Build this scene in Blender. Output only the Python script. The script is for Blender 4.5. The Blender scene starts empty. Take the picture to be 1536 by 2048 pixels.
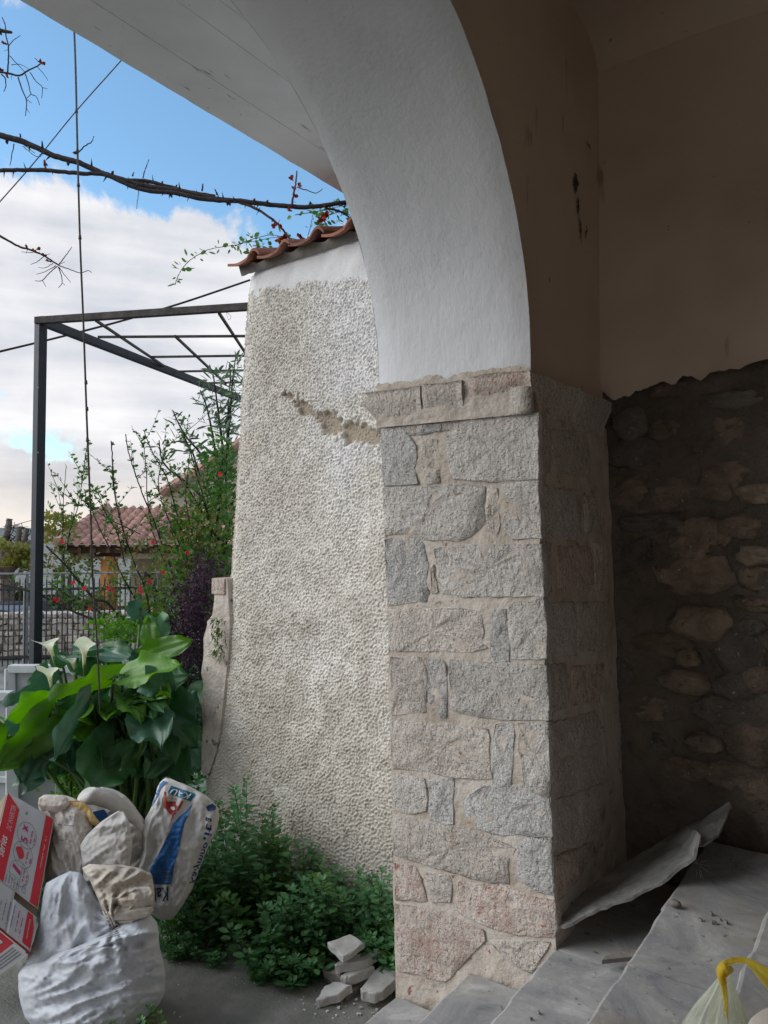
import bpy, math, random
import numpy as np
from mathutils import Vector, Matrix, noise as mnoise

rnd = random.Random(7)
S = bpy.context.scene
COL = S.collection

# ---------------------------------------------------------------- camera
FPX = 1550.0                       # focal length in source pixels (1536 wide)
CAM = Vector((0, 0, 1.8))
YAW = math.radians(34.4)
PITCH = math.radians(1.70)
cd = bpy.data.cameras.new('camera')
cam = bpy.data.objects.new('camera', cd); COL.objects.link(cam)
cam.location = CAM
cam.rotation_euler = (math.radians(90) + PITCH, 0, YAW)
cd.sensor_fit = 'HORIZONTAL'; cd.sensor_width = 36; cd.lens = 36 * FPX / 1536
cd.clip_start = 0.02; cd.clip_end = 20000
S.camera = cam
S.render.resolution_x = 768; S.render.resolution_y = 1024

# ---------------------------------------------------------------- sky, sun, exposure
SUN_EL = math.radians(30)
SUN_AZ = math.radians(232)         # clockwise from +Y: behind the viewer, veiled by bright cloud
W = bpy.data.worlds.new('World'); S.world = W; W.use_nodes = True
nt = W.node_tree; N = nt.nodes; L = nt.links
for n in list(N): N.remove(n)
def wn(t, **k):
    n = N.new(t)
    for a, b in k.items(): setattr(n, a, b)
    return n
def wmath(op, a, b=None, clamp=False):
    n = wn('ShaderNodeMath', operation=op, use_clamp=clamp)
    for i, x in enumerate((a, b)):
        if x is None: continue
        if isinstance(x, (int, float)): n.inputs[i].default_value = x
        else: L.new(x, n.inputs[i])
    return n.outputs[0]
out = wn('ShaderNodeOutputWorld'); bg = wn('ShaderNodeBackground')
bg.inputs['Strength'].default_value = 0.075
sky = wn('ShaderNodeTexSky', sky_type='NISHITA', sun_disc=False)
sky.sun_elevation = SUN_EL; sky.sun_rotation = SUN_AZ
sky.air_density = 1.0; sky.dust_density = 0.6; sky.ozone_density = 2.5
tc = wn('ShaderNodeTexCoord')
sep = wn('ShaderNodeSeparateXYZ'); L.new(tc.outputs['Generated'], sep.inputs[0])
zz = wmath('MAXIMUM', sep.outputs[2], 0.0)
# layered clouds: direction projected on a cloud deck
den = wmath('ADD', zz, 0.16)
cx = wmath('DIVIDE', sep.outputs[0], den); cy = wmath('DIVIDE', sep.outputs[1], den)
comb = wn('ShaderNodeCombineXYZ'); L.new(cx, comb.inputs[0]); L.new(cy, comb.inputs[1])
comb.inputs[2].default_value = 3.7
def wnoise(vec, scale, detail, rough=0.55, dist=0.0):
    n = wn('ShaderNodeTexNoise'); n.inputs['Scale'].default_value = scale
    n.inputs['Detail'].default_value = detail; n.inputs['Roughness'].default_value = rough
    n.inputs['Distortion'].default_value = dist
    L.new(vec, n.inputs['Vector']); return n.outputs['Fac']
n1 = wnoise(comb.outputs[0], 1.15, 9, 0.55)
n2 = wnoise(tc.outputs['Generated'], 5.6, 10, 0.66, 0.35)
mix12 = wmath('ADD', wmath('MULTIPLY', n1, 0.45), wmath('MULTIPLY', n2, 0.55))
# the gap in the clouds: a band of open blue well up the sky
def blob(d, inner, outer):
    dp = wn('ShaderNodeVectorMath', operation='DOT_PRODUCT')
    dp.inputs[1].default_value = Vector(d).normalized()
    nv = wn('ShaderNodeVectorMath', operation='NORMALIZE'); L.new(tc.outputs['Generated'], nv.inputs[0])
    L.new(nv.outputs[0], dp.inputs[0])
    m = wn('ShaderNodeMapRange', interpolation_type='SMOOTHSTEP')
    m.inputs['From Min'].default_value = math.cos(math.radians(outer))
    m.inputs['From Max'].default_value = math.cos(math.radians(inner))
    L.new(dp.outputs['Value'], m.inputs['Value'])
    return m.outputs[0]
def pxdir(u, v):
    d = Vector(((u - 768) / FPX, (1024 - v) / FPX, -1))
    return (Matrix.Rotation(YAW, 3, 'Z') @ Matrix.Rotation(math.radians(90) + PITCH, 3, 'X') @ d)
gap1 = blob(pxdir(480, 250), 3, 13)
gap2 = blob(pxdir(240, 300), 1, 8)
gap3 = blob(pxdir(300, 905), 0.5, 4)
cl1 = blob(pxdir(200, 560), 3, 11)
cl2 = blob(pxdir(60, 60), 1, 8)
low = wn('ShaderNodeMapRange'); low.inputs['From Min'].default_value = 0.45; low.inputs['From Max'].default_value = 0.02
L.new(sep.outputs[2], low.inputs['Value'])
cov = wmath('ADD', mix12, wmath('MULTIPLY', low.outputs[0], 0.15))
cov = wmath('SUBTRACT', cov, wmath('MULTIPLY', gap1, 0.17))
cov = wmath('SUBTRACT', cov, wmath('MULTIPLY', gap2, 0.10))
cov = wmath('SUBTRACT', cov, wmath('MULTIPLY', gap3, 0.0))
cov = wmath('ADD', cov, wmath('MULTIPLY', cl1, 0.16))
cov = wmath('ADD', cov, wmath('MULTIPLY', cl2, 0.05))
mask = wn('ShaderNodeMapRange', interpolation_type='SMOOTHSTEP')
mask.inputs['From Min'].default_value = 0.465; mask.inputs['From Max'].default_value = 0.535
L.new(cov, mask.inputs['Value'])
n3 = wnoise(tc.outputs['Generated'], 4.0, 7, 0.6)
mp = wn('ShaderNodeMapping'); mp.inputs['Scale'].default_value = (1.2, 1.2, 9.0)
L.new(tc.outputs['Generated'], mp.inputs[0])
n4 = wnoise(mp.outputs[0], 2.6, 6, 0.55)
ccr = wn('ShaderNodeValToRGB')
ccr.color_ramp.elements[0].position = 0.36; ccr.color_ramp.elements[0].color = (4.4, 4.7, 5.3, 1)
ccr.color_ramp.elements[1].position = 0.62; ccr.color_ramp.elements[1].color = (7.6, 7.5, 7.6, 1)
L.new(wmath('ADD', wmath('MULTIPLY', n3, 0.5), wmath('MULTIPLY', n4, 0.5)), ccr.inputs[0])
mx = wn('ShaderNodeMix', data_type='RGBA'); L.new(mask.outputs[0], mx.inputs['Factor'])
skyt = wn('ShaderNodeMix', data_type='RGBA', blend_type='MULTIPLY'); skyt.inputs['Factor'].default_value = 1
skyt.inputs['B'].default_value = (1.5, 1.8, 1.75, 1)
L.new(sky.outputs[0], skyt.inputs['A'])
L.new(skyt.outputs['Result'], mx.inputs['A']); L.new(ccr.outputs[0], mx.inputs['B'])
hz = wn('ShaderNodeMapRange', interpolation_type='SMOOTHSTEP'); hz.inputs['From Min'].default_value = 0.13; hz.inputs['From Max'].default_value = 0.03
L.new(sep.outputs[2], hz.inputs['Value'])
hm = wn('ShaderNodeMix', data_type='RGBA', blend_type='MULTIPLY'); hm.inputs['B'].default_value = (1.05, .97, .88, 1)
L.new(hz.outputs[0], hm.inputs['Factor']); L.new(mx.outputs['Result'], hm.inputs['A'])
L.new(hm.outputs['Result'], bg.inputs['Color']); L.new(bg.outputs[0], out.inputs[0])

sl = bpy.data.lights.new('sun', 'SUN'); so = bpy.data.objects.new('sun', sl); COL.objects.link(so)
sl.energy = 1.5; sl.angle = math.radians(50); sl.color = (1, 0.985, 0.97)
sd = Vector((math.sin(SUN_AZ) * math.cos(SUN_EL), math.cos(SUN_AZ) * math.cos(SUN_EL), math.sin(SUN_EL)))
so.rotation_euler = sd.to_track_quat('Z', 'Y').to_euler()
so.location = (0, 0, 20)

S.render.engine = 'CYCLES'
S.view_settings.view_transform = 'Standard'; S.view_settings.look = 'None'
S.view_settings.gamma = 1; S.view_settings.exposure = 0.84
S.view_settings.use_curve_mapping = False
S.cycles.max_bounces = 8; S.cycles.diffuse_bounces = 5

# ---------------------------------------------------------------- helpers
def ray(u, v): return pxdir(u, v)
def at_y(u, v, Y): d = ray(u, v); return CAM + d * ((Y - CAM.y) / d.y)
def at_x(u, v, X): d = ray(u, v); return CAM + d * ((X - CAM.x) / d.x)
def at_z(u, v, Z): d = ray(u, v); return CAM + d * ((Z - CAM.z) / d.z)
FH = Vector((-math.sin(YAW), math.cos(YAW), 0)); RH = Vector((math.cos(YAW), math.sin(YAW), 0)); UP = Vector((0, 0, 1))
def at_d(u, v, D): d = ray(u, v); return CAM + d * (D / d.dot(FH))
def at_plane(u, v, p0, n): d = ray(u, v); return CAM + d * ((p0 - CAM).dot(n) / d.dot(n))

class Geo:
    def __init__(s): s.v = []; s.f = []
    def add(s, vs, fs):
        o = len(s.v); s.v += [tuple(x) for x in vs]; s.f += [tuple(i + o for i in f) for f in fs]
    def box(s, c, size, M=None):
        x, y, z = [a / 2 for a in size]; c = Vector(c)
        vs = [Vector((sx * x, sy * y, sz * z)) for sz in (-1, 1) for sy in (-1, 1) for sx in (-1, 1)]
        if M is not None: vs = [M @ p for p in vs]
        s.add([p + c for p in vs], [(0, 2, 3, 1), (4, 5, 7, 6), (0, 1, 5, 4), (2, 6, 7, 3), (0, 4, 6, 2), (1, 3, 7, 5)])
    def bar(s, a, b, w, h):
        a = Vector(a); b = Vector(b); d = (b - a); l = d.length; d.normalize()
        side = d.cross(UP)
        if side.length < 1e-3: side = Vector((1, 0, 0))
        side.normalize(); up = side.cross(d)
        vs = [p + side * sx * w / 2 + up * sy * h / 2 for p in (a, b) for sx, sy in ((-1, -1), (1, -1), (1, 1), (-1, 1))]
        s.add(vs, [(0, 1, 2, 3), (7, 6, 5, 4), (0, 4, 5, 1), (1, 5, 6, 2), (2, 6, 7, 3), (3, 7, 4, 0)])
    def tube(s, pts, rad, n=6, cap=True):
        pts = [Vector(p) for p in pts]; m = len(pts)
        if not isinstance(rad, (list, tuple)): rad = [rad] * m
        ref = Vector((0.31, 0.22, 0.93)); vs = []
        for i, p in enumerate(pts):
            t = (pts[min(i + 1, m - 1)] - pts[max(i - 1, 0)])
            if t.length < 1e-9: t = Vector((0, 0, 1))
            t.normalize(); a = t.cross(ref)
            if a.length < 0.1: a = t.cross(Vector((1, 0, 0)))
            a.normalize(); b = t.cross(a)
            for k in range(n):
                an = 2 * math.pi * k / n
                vs.append(p + (a * math.cos(an) + b * math.sin(an)) * rad[i])
        fs = [(i * n + k, i * n + (k + 1) % n, (i + 1) * n + (k + 1) % n, (i + 1) * n + k) for i in range(m - 1) for k in range(n)]
        if cap: fs += [tuple(range(n))[::-1], tuple((m - 1) * n + k for k in range(n))]
        s.add(vs, fs)
    def leaf(s, base, tip, side, w, cup=0.15, droop=0.0):
        base = Vector(base); tip = Vector(tip); ax = tip - base; l = ax.length
        side = Vector(side).normalized(); nrm = ax.cross(side).normalized()
        m1 = base + ax * 0.35 - nrm * (cup * w); m2 = base + ax * 0.72 - nrm * (cup * w * .7) - UP * droop * l * .3
        tip = tip - UP * droop * l
        vs = [base, m1 + side * w * .5 + nrm * cup * w, m1, m1 - side * w * .5 + nrm * cup * w,
              m2 + side * w * .42 + nrm * cup * w * .8, m2, m2 - side * w * .42 + nrm * cup * w * .8, tip]
        s.add(vs, [(0, 1, 2), (0, 2, 3), (1, 4, 5, 2), (2, 5, 6, 3), (4, 7, 5), (5, 7, 6)])
    def build(s, name, mat, parent=None, smooth=False, auto=None):
        me = bpy.data.meshes.new(name); me.from_pydata(s.v, [], s.f)
        if isinstance(mat, (list, tuple)):
            for m in mat: me.materials.append(m)
        else: me.materials.append(mat)
        if smooth: me.shade_smooth()
        me.update()
        o = bpy.data.objects.new(name, me); COL.objects.link(o)
        if parent is not None:
            o.parent = parent
            o.matrix_parent_inverse = parent.matrix_basis.inverted()
        return o

def empty(name, loc, label, cat, group=None):
    o = bpy.data.objects.new(name, None); COL.objects.link(o)
    o.location = loc; o.empty_display_size = 0.1
    o['label'] = label; o['category'] = cat
    if group: o['group'] = group
    return o
def tag(o, label, cat, group=None, kind=None):
    if label: o['label'] = label
    if cat: o['category'] = cat
    if group: o['group'] = group
    if kind: o['kind'] = kind
    return o
def structure(o): o['kind'] = 'structure'; return o
def bevel(o, w, seg=2):
    m = o.modifiers.new('bevel', 'BEVEL'); m.width = w; m.segments = seg; m.limit_method = 'ANGLE'; m.angle_limit = math.radians(40)
    return o
def catmull(pts, k=6):
    pts = [Vector(p) for p in pts]; out = []
    for i in range(len(pts) - 1):
        p0 = pts[max(i - 1, 0)]; p1 = pts[i]; p2 = pts[i + 1]; p3 = pts[min(i + 2, len(pts) - 1)]
        for j in range(k):
            t = j / k
            out.append(0.5 * ((2 * p1) + (-p0 + p2) * t + (2 * p0 - 5 * p1 + 4 * p2 - p3) * t * t + (-p0 + 3 * p1 - 3 * p2 + p3) * t ** 3))
    out.append(pts[-1]); return out

# ---------------------------------------------------------------- materials
def PM(name, ramp, scale=5, detail=6, rough=0.85, bumps=(), specks=(), spec=0.25, rand=0.0, transl=None,
       stretch=(1, 1, 1), ndist=0.0, attr=None, subsurf=None, coat=0, alpha=None, nrough=0.6):
    m = bpy.data.materials.new(name); m.use_nodes = True
    t = m.node_tree; n_ = t.nodes; l_ = t.links
    b = n_['Principled BSDF']
    geo = n_.new('ShaderNodeNewGeometry'); pos = geo.outputs['Position']
    def mapped(st):
        if tuple(st) == (1, 1, 1): return pos
        mm = n_.new('ShaderNodeMapping'); mm.inputs['Scale'].default_value = st
        l_.new(pos, mm.inputs[0]); return mm.outputs[0]
    def nz(sc, dt, st=(1, 1, 1), r=0.6, d=0.0):
        x = n_.new('ShaderNodeTexNoise'); x.inputs['Scale'].default_value = sc; x.inputs['Detail'].default_value = dt
        x.inputs['Roughness'].default_value = r; x.inputs['Distortion'].default_value = d
        l_.new(mapped(st), x.inputs['Vector']); return x.outputs['Fac']
    if len(ramp) == 1:
        rgb = n_.new('ShaderNodeRGB'); rgb.outputs[0].default_value = (*ramp[0][1], 1); col = rgb.outputs[0]
    else:
        cr = n_.new('ShaderNodeValToRGB'); e = cr.color_ramp.elements
        while len(e) < len(ramp): e.new(0.5)
        for i, (p, c) in enumerate(ramp): e[i].position = p; e[i].color = (*c, 1)
        l_.new(nz(scale, detail, stretch, nrough, ndist), cr.inputs[0]); col = cr.outputs[0]
    for sp in specks:
        sc, lo, hi, c = sp[:4]; st = sp[4] if len(sp) > 4 else (1, 1, 1); amt = sp[5] if len(sp) > 5 else 1
        mr = n_.new('ShaderNodeMapRange'); mr.inputs['From Min'].default_value = lo; mr.inputs['From Max'].default_value = hi
        mr.inputs['To Max'].default_value = amt
        l_.new(nz(sc, 3, st), mr.inputs['Value'])
        mxn = n_.new('ShaderNodeMix'); mxn.data_type = 'RGBA'; l_.new(mr.outputs[0], mxn.inputs['Factor'])
        l_.new(col, mxn.inputs['A']); mxn.inputs['B'].default_value = (*c, 1); col = mxn.outputs['Result']
    if attr:
        for an, c in attr:
            at = n_.new('ShaderNodeAttribute'); at.attribute_name = an
            mxn = n_.new('ShaderNodeMix'); mxn.data_type = 'RGBA'; l_.new(at.outputs['Fac'], mxn.inputs['Factor'])
            l_.new(col, mxn.inputs['A']); mxn.inputs['B'].default_value = (*c, 1); col = mxn.outputs['Result']
    if rand:
        oi = n_.new('ShaderNodeObjectInfo'); mr = n_.new('ShaderNodeMapRange')
        mr.inputs['To Min'].default_value = 1 - rand; mr.inputs['To Max'].default_value = 1 + rand
        l_.new(oi.outputs['Random'], mr.inputs['Value'])
        hs = n_.new('ShaderNodeHueSaturation'); l_.new(mr.outputs[0], hs.inputs['Value']); l_.new(col, hs.inputs['Color'])
        col = hs.outputs[0]
    l_.new(col, b.inputs['Base Color'])
    b.inputs['Roughness'].default_value = rough; b.inputs['Specular IOR Level'].default_value = spec
    b.inputs['Coat Weight'].default_value = coat
    prev = None
    for bp in bumps:
        sc, st_, di = bp[:3]; stt = bp[3] if len(bp) > 3 else (1, 1, 1)
        bn = n_.new('ShaderNodeBump'); bn.inputs['Strength'].default_value = st_; bn.inputs['Distance'].default_value = di
        l_.new(nz(sc, 5, stt), bn.inputs['Height'])
        if prev is not None: l_.new(prev, bn.inputs['Normal'])
        prev = bn.outputs[0]
    if prev is not None: l_.new(prev, b.inputs['Normal'])
    if transl:
        tr = n_.new('ShaderNodeBsdfTranslucent'); ms = n_.new('ShaderNodeMixShader'); ms.inputs[0].default_value = transl
        hs = n_.new('ShaderNodeHueSaturation'); hs.inputs['Saturation'].default_value = 1.15; hs.inputs['Value'].default_value = 1.5
        l_.new(col, hs.inputs['Color']); l_.new(hs.outputs[0], tr.inputs[0])
        l_.new(b.outputs[0], ms.inputs[1]); l_.new(tr.outputs[0], ms.inputs[2])
        l_.new(ms.outputs[0], n_['Material Output'].inputs[0])
        if alpha:
            tp = n_.new('ShaderNodeBsdfTransparent'); m2 = n_.new('ShaderNodeMixShader'); m2.inputs[0].default_value = alpha
            l_.new(tp.outputs[0], m2.inputs[1]); l_.new(ms.outputs[0], m2.inputs[2])
            l_.new(m2.outputs[0], n_['Material Output'].inputs[0])
    return m

M_ = {}
M_['warm_bounce'] = None
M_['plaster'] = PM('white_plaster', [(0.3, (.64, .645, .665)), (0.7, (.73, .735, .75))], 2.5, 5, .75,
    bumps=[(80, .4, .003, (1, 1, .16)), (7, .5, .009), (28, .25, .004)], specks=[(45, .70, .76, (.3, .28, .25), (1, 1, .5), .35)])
M_['inner_plaster'] = PM('shade_toned_plaster', [(0.3, (.50, .40, .32)), (0.7, (.59, .485, .395))], 1.6, 6, .85,  # white plaster; the brown of its shade is put into the colour
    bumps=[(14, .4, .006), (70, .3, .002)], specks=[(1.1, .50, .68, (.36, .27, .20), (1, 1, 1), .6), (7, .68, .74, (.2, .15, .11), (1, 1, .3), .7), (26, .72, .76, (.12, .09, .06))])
M_['warm_bounce'] = PM('warm_bounce_paint', [(0.3, (.84, .63, .44)), (0.7, (.88, .70, .51))], 2, 4, .9)  # warm tone for unseen walls, added to bounce light into the porch
M_['soffit'] = PM('painted_concrete', [(0.3, (.60, .61, .63)), (0.7, (.74, .74, .76))], 3, 6, .8,
    bumps=[(40, .4, .003), (8, .3, .004)], specks=[(9, .66, .72, (.16, .15, .14), (3, .5, 1), .8), (60, .70, .74, (.2, .19, .18))])
gran_specks = [(150, .54, .62, (.62, .61, .59), (1, 1, 1), .8), (120, .58, .66, (.13, .125, .12), (1, 1, 1), .7),
               (70, .70, .73, (.34, .05, .04), (1, 1, 1), .8)]
gran_b = [(110, 1.0, .009), (42, 1.0, .014, (1, 1, .7)), (14, .4, .02)]
M_['granite_grey'] = PM('grey_granite', [(0.3, (.42, .385, .345)), (0.7, (.56, .52, .475))], 6, 8, .9, bumps=gran_b, specks=gran_specks, rand=.09)
M_['granite_blue'] = PM('bluish_granite', [(0.3, (.375, .36, .34)), (0.7, (.50, .485, .46))], 6, 8, .9, bumps=gran_b, specks=gran_specks[:2], rand=.09)
M_['granite_warm'] = PM('warm_granite', [(0.3, (.44, .385, .33)), (0.7, (.58, .52, .46))], 6, 8, .9, bumps=gran_b, specks=gran_specks, rand=.08)
M_['granite_red'] = PM('reddish_granite', [(0.3, (.46, .375, .315)), (0.7, (.60, .51, .445))], 6, 8, .9, bumps=gran_b,
    specks=gran_specks[:2] + [(46, .63, .66, (.42, .10, .06), (1, 1, 1), .7), (14, .46, .68, (.38, .22, .17), (1, 1, 1), .5)], rand=.06)
M_['mortar'] = PM('tan_mortar', [(0.3, (.38, .315, .255)), (0.5, (.48, .42, .36)), (0.75, (.54, .50, .45))], 7, 7, .95,
    bumps=[(18, .7, .02), (60, .6, .006)], specks=[(22, .68, .71, (.22, .06, .035), (1, 1, 1), .8), (12, .62, .74, (.16, .12, .08), (1, 1, 2), .6)])
M_['roughcast'] = PM('roughcast_render', [(0.32, (.585, .545, .475)), (0.62, (.72, .69, .635))], 2.2, 7, .95,
    bumps=[(170, .7, .004)], specks=[(100, .68, .73, (.13, .12, .105), (1, 1, 1), .8)],
    attr=[('dirt', (.47, .43, .365)), ('scar', (.33, .27, .20)), ('clean', (.74, .73, .73)), ('pit_shade', (.13, .115, .10))])
M_['dirty_plaster'] = PM('weathered_pink_plaster', [(0.35, (.40, .35, .30)), (0.65, (.63, .56, .50))], 9, 8, .95,
    bumps=[(20, .9, .02), (90, .7, .004)], specks=[(16, .60, .68, (.10, .09, .08))])
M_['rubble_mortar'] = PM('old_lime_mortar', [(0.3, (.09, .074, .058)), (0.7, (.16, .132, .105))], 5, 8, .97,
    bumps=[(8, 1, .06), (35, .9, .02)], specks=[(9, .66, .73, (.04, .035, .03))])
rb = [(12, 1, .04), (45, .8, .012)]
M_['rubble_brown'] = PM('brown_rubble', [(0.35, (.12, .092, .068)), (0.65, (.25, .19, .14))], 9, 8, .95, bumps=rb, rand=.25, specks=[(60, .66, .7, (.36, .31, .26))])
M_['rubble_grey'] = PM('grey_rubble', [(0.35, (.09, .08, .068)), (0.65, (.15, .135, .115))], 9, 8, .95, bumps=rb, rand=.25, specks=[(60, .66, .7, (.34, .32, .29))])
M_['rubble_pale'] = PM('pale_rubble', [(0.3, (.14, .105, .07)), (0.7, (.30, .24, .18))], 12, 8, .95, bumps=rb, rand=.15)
M_['marble_step'] = PM('worn_grey_marble', [(0.32, (.17, .175, .185)), (0.44, (.29, .29, .29)), (0.52, (.34, .335, .325)), (0.58, (.40, .395, .385)), (0.68, (.54, .535, .525))], 4.5, 12, .6, nrough=.72,
    bumps=[(6, .35, .015), (70, .35, .002)], specks=[(2.2, .52, .70, (.26, .215, .165), (1, 1, 1), .85), (34, .66, .70, (.12, .115, .11), (1, 1, 1), .8), (60, .66, .70, (.5, .5, .5), (1, 1, 1), .5),
    (9, .62, .66, (.38, .38, .39), (.5, 3, 1), .35)], ndist=.9, spec=.35)
M_['step_edge'] = PM('chipped_step_edge', [(0.3, (.30, .29, .28)), (0.7, (.46, .445, .43))], 30, 4, .8, bumps=[(60, .6, .004)])
M_['riser'] = PM('step_riser_stone', [(0.3, (.14, .125, .11)), (0.7, (.25, .225, .20))], 8, 7, .9, bumps=[(25, .7, .01)])
M_['ground'] = PM('mossy_concrete', [(0.3, (.11, .12, .105)), (0.5, (.19, .19, .172)), (0.72, (.36, .345, .315))], 2.1, 9, .92,
    bumps=[(30, .6, .01), (120, .7, .003)], specks=[(130, .66, .72, (.26, .25, .22)), (1.3, .5, .62, (.10, .13, .085), (1, 1, 1), .5)])
M_['chip'] = PM('white_marble_offcut', [(0.35, (.34, .33, .31)), (0.6, (.60, .59, .57))], 7, 6, .7, bumps=[(60, .4, .003), (10, .3, .01)], rand=.1,
    specks=[(9, .58, .72, (.30, .27, .23), (1, 1, 1), .6)])
M_['sheet'] = PM('dull_grey_sheet', [(0.35, (.17, .175, .165)), (0.5, (.27, .27, .255)), (0.62, (.38, .375, .355))], 9, 12, .7, bumps=[(14, .8, .012), (60, .5, .003)], spec=.2, nrough=.7,
    specks=[(8, .60, .68, (.16, .11, .075), (1, 1, 1), .7)])
M_['dark_metal'] = PM('dark_painted_steel', [(0.3, (.008, .012, .020)), (0.7, (.016, .022, .032))], 12, 4, .6, bumps=[(50, .2, .002)], spec=.5)
M_['rusty_beam'] = PM('weathered_steel_beam', [(0.3, (.035, .03, .03)), (0.7, (.10, .085, .075))], 14, 6, .7, bumps=[(60, .4, .004)])
M_['rope'] = PM('grey_wire', [(0.4, (.055, .05, .048)), (0.6, (.10, .09, .085))], 60, 2, .8)
M_['bark'] = PM('dark_thorny_bark', [(0.3, (.022, .018, .02)), (0.7, (.06, .046, .044))], 40, 5, .85, bumps=[(120, .6, .003)])
M_['bark_red'] = PM('reddish_twig_bark', [(0.3, (.06, .03, .025)), (0.7, (.13, .07, .05))], 40, 5, .85)
M_['bark_pale'] = PM('grey_tree_bark', [(0.3, (.13, .11, .095)), (0.7, (.24, .205, .18))], 12, 6, .9, bumps=[(30, .8, .02)])
M_['terracotta'] = PM('terracotta_tile', [(0.3, (.17, .08, .055)), (0.6, (.29, .13, .09)), (0.8, (.30, .21, .17))], 9, 7, .85, bumps=[(50, .5, .004)], rand=.2,
    specks=[(26, .62, .7, (.10, .07, .055), (1, 1, 1), .7)])
M_['terracotta_far'] = PM('faded_pantile', [(0.3, (.40, .22, .17)), (0.7, (.56, .35, .28))], 3, 5, .9, rand=.22)
M_['wood_orange'] = PM('varnished_timber', [(0.3, (.62, .24, .06)), (0.7, (.78, .36, .11))], 6, 5, .55, stretch=(4, 4, .4))
M_['wood_dark'] = PM('dark_timber', [(0.3, (.055, .03, .018)), (0.7, (.11, .062, .036))], 8, 5, .8)
M_['cream_wall'] = PM('cream_render', [(0.3, (.50, .42, .30)), (0.7, (.62, .54, .42))], 2, 5, .9)
M_['white_wall'] = PM('pale_render', [(0.3, (.55, .53, .50)), (0.7, (.68, .66, .63))], 2, 5, .9)
M_['window_glass'] = PM('dark_window_pane', [(0, (.04, .05, .06))], rough=.15, spec=.6)
M_['field_stone'] = PM('pale_field_stone', [(0.3, (.42, .36, .30)), (0.7, (.66, .59, .51))], 6, 6, .9, bumps=[(12, .8, .03)], rand=.25)
M_['fence_iron'] = PM('fence_iron', [(0.4, (.03, .032, .035)), (0.6, (.06, .06, .062))], 20, 3, .6)
M_['galv'] = PM('galvanised_pipe', [(0.4, (.20, .215, .22)), (0.6, (.28, .29, .295))], 20, 3, .5)
M_['white_paint'] = PM('flaking_white_paint', [(0.3, (.50, .53, .53)), (0.7, (.68, .70, .69))], 8, 6, .6, bumps=[(60, .5, .002)], specks=[(30, .66, .72, (.30, .25, .2), (1, 1, .3), .8)])
def leafmat(name, a, b, tr=.25, rough=.5, rand=.15, sc=8, spec=.35, bump=()):
    return PM(name, [(0.3, a), (0.7, b)], sc, 3, rough, spec=spec, rand=rand, transl=tr, bumps=bump)
M_['calla'] = leafmat('calla_leaf', (.022, .085, .030), (.06, .165, .05), .22, .48, .35, 4, .5, [(18, .25, .01)])
M_['calla_light'] = leafmat('backlit_calla_leaf', (.075, .20, .02), (.13, .29, .035), .35, .42, .25, 4, .5, [(18, .25, .01)])  # light coming through the blades is put into this yellower green
M_['calla_blue'] = leafmat('bluish_calla_leaf', (.04, .115, .065), (.07, .17, .10), .18, .38, .2, 4, .55, [(18, .25, .01)])
M_['petiole'] = leafmat('calla_stalk', (.06, .12, .03), (.10, .17, .05), .1)
M_['spathe'] = PM('cream_spathe', [(0.3, (.66, .68, .50)), (0.7, (.78, .78, .64))], 10, 3, .5, transl=.4)
M_['spadix'] = PM('yellow_spadix', [(0, (.65, .42, .05))], rough=.7)
M_['weed'] = leafmat('weed_leaf', (.06, .16, .06), (.12, .27, .11), .28, .5, .1, 10, .35)
M_['weed_light'] = leafmat('young_weed_leaf', (.05, .14, .025), (.09, .20, .04), .3, .5, .1, 10, .35)
M_['weed_stem'] = leafmat('weed_stem', (.04, .07, .025), (.07, .10, .035), .0)
M_['shrub'] = leafmat('shrub_leaf', (.06, .14, .035), (.12, .24, .06), .35, .5, .1, 3)
M_['shrub_olive'] = leafmat('olive_shrub_leaf', (.13, .14, .05), (.22, .21, .07), .35, .5, .1, 3)
M_['shrub_bright'] = leafmat('bright_leaf', (.08, .19, .025), (.13, .26, .05), .4, .5, .1, 3)
M_['oleander'] = leafmat('oleander_leaf', (.09, .15, .085), (.17, .24, .15), .25, .4, .1, 4)
M_['purple'] = leafmat('purple_foliage', (.030, .012, .028), (.075, .03, .06), .2, .5, .1, 12)
M_['yellow_green'] = leafmat('yellow_green_foliage', (.15, .16, .035), (.24, .23, .06), .35, .6, .1, 2)
M_['far_green'] = leafmat('far_green_foliage', (.10, .13, .05), (.17, .19, .08), .3, .6, .1, 1)
M_['petal'] = PM('red_petal', [(0.3, (.70, .06, .12)), (0.7, (.80, .16, .20))], 20, 2, .5, transl=.35)
M_['bud'] = PM('red_bud', [(0.3, (.30, .045, .03)), (0.7, (.40, .09, .06))], 20, 2, .6)
M_['moss'] = leafmat('moss_tuft', (.06, .12, .02), (.11, .17, .035), .3)
cloth_b = [(9, .5, .012, (1, 1, 2.2)), (26, .45, .006, (1, 2, 1)), (55, .35, .004), (300, .3, .0012)]
M_['sack_white'] = PM('white_woven_plastic', [(0.3, (.46, .49, .54)), (0.7, (.64, .66, .70))], 5, 6, .6, bumps=cloth_b, specks=[(5, .56, .72, (.42, .37, .31), (1, 1, 1), .45), (60, .73, .76, (.10, .09, .12))])
M_['sack_beige'] = PM('beige_sackcloth', [(0.3, (.40, .345, .28)), (0.7, (.56, .52, .46))], 7, 6, .75, bumps=cloth_b, specks=[(9, .58, .68, (.28, .18, .10), (1, 1, 1), .6)])
M_['paper_bag'] = PM('cement_paper_bag', [(0.3, (.44, .42, .39)), (0.7, (.60, .59, .565))], 4, 6, .7, bumps=cloth_b[:3], specks=[(7, .60, .72, (.30, .27, .23), (1, 1, 1), .5)])
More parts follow.
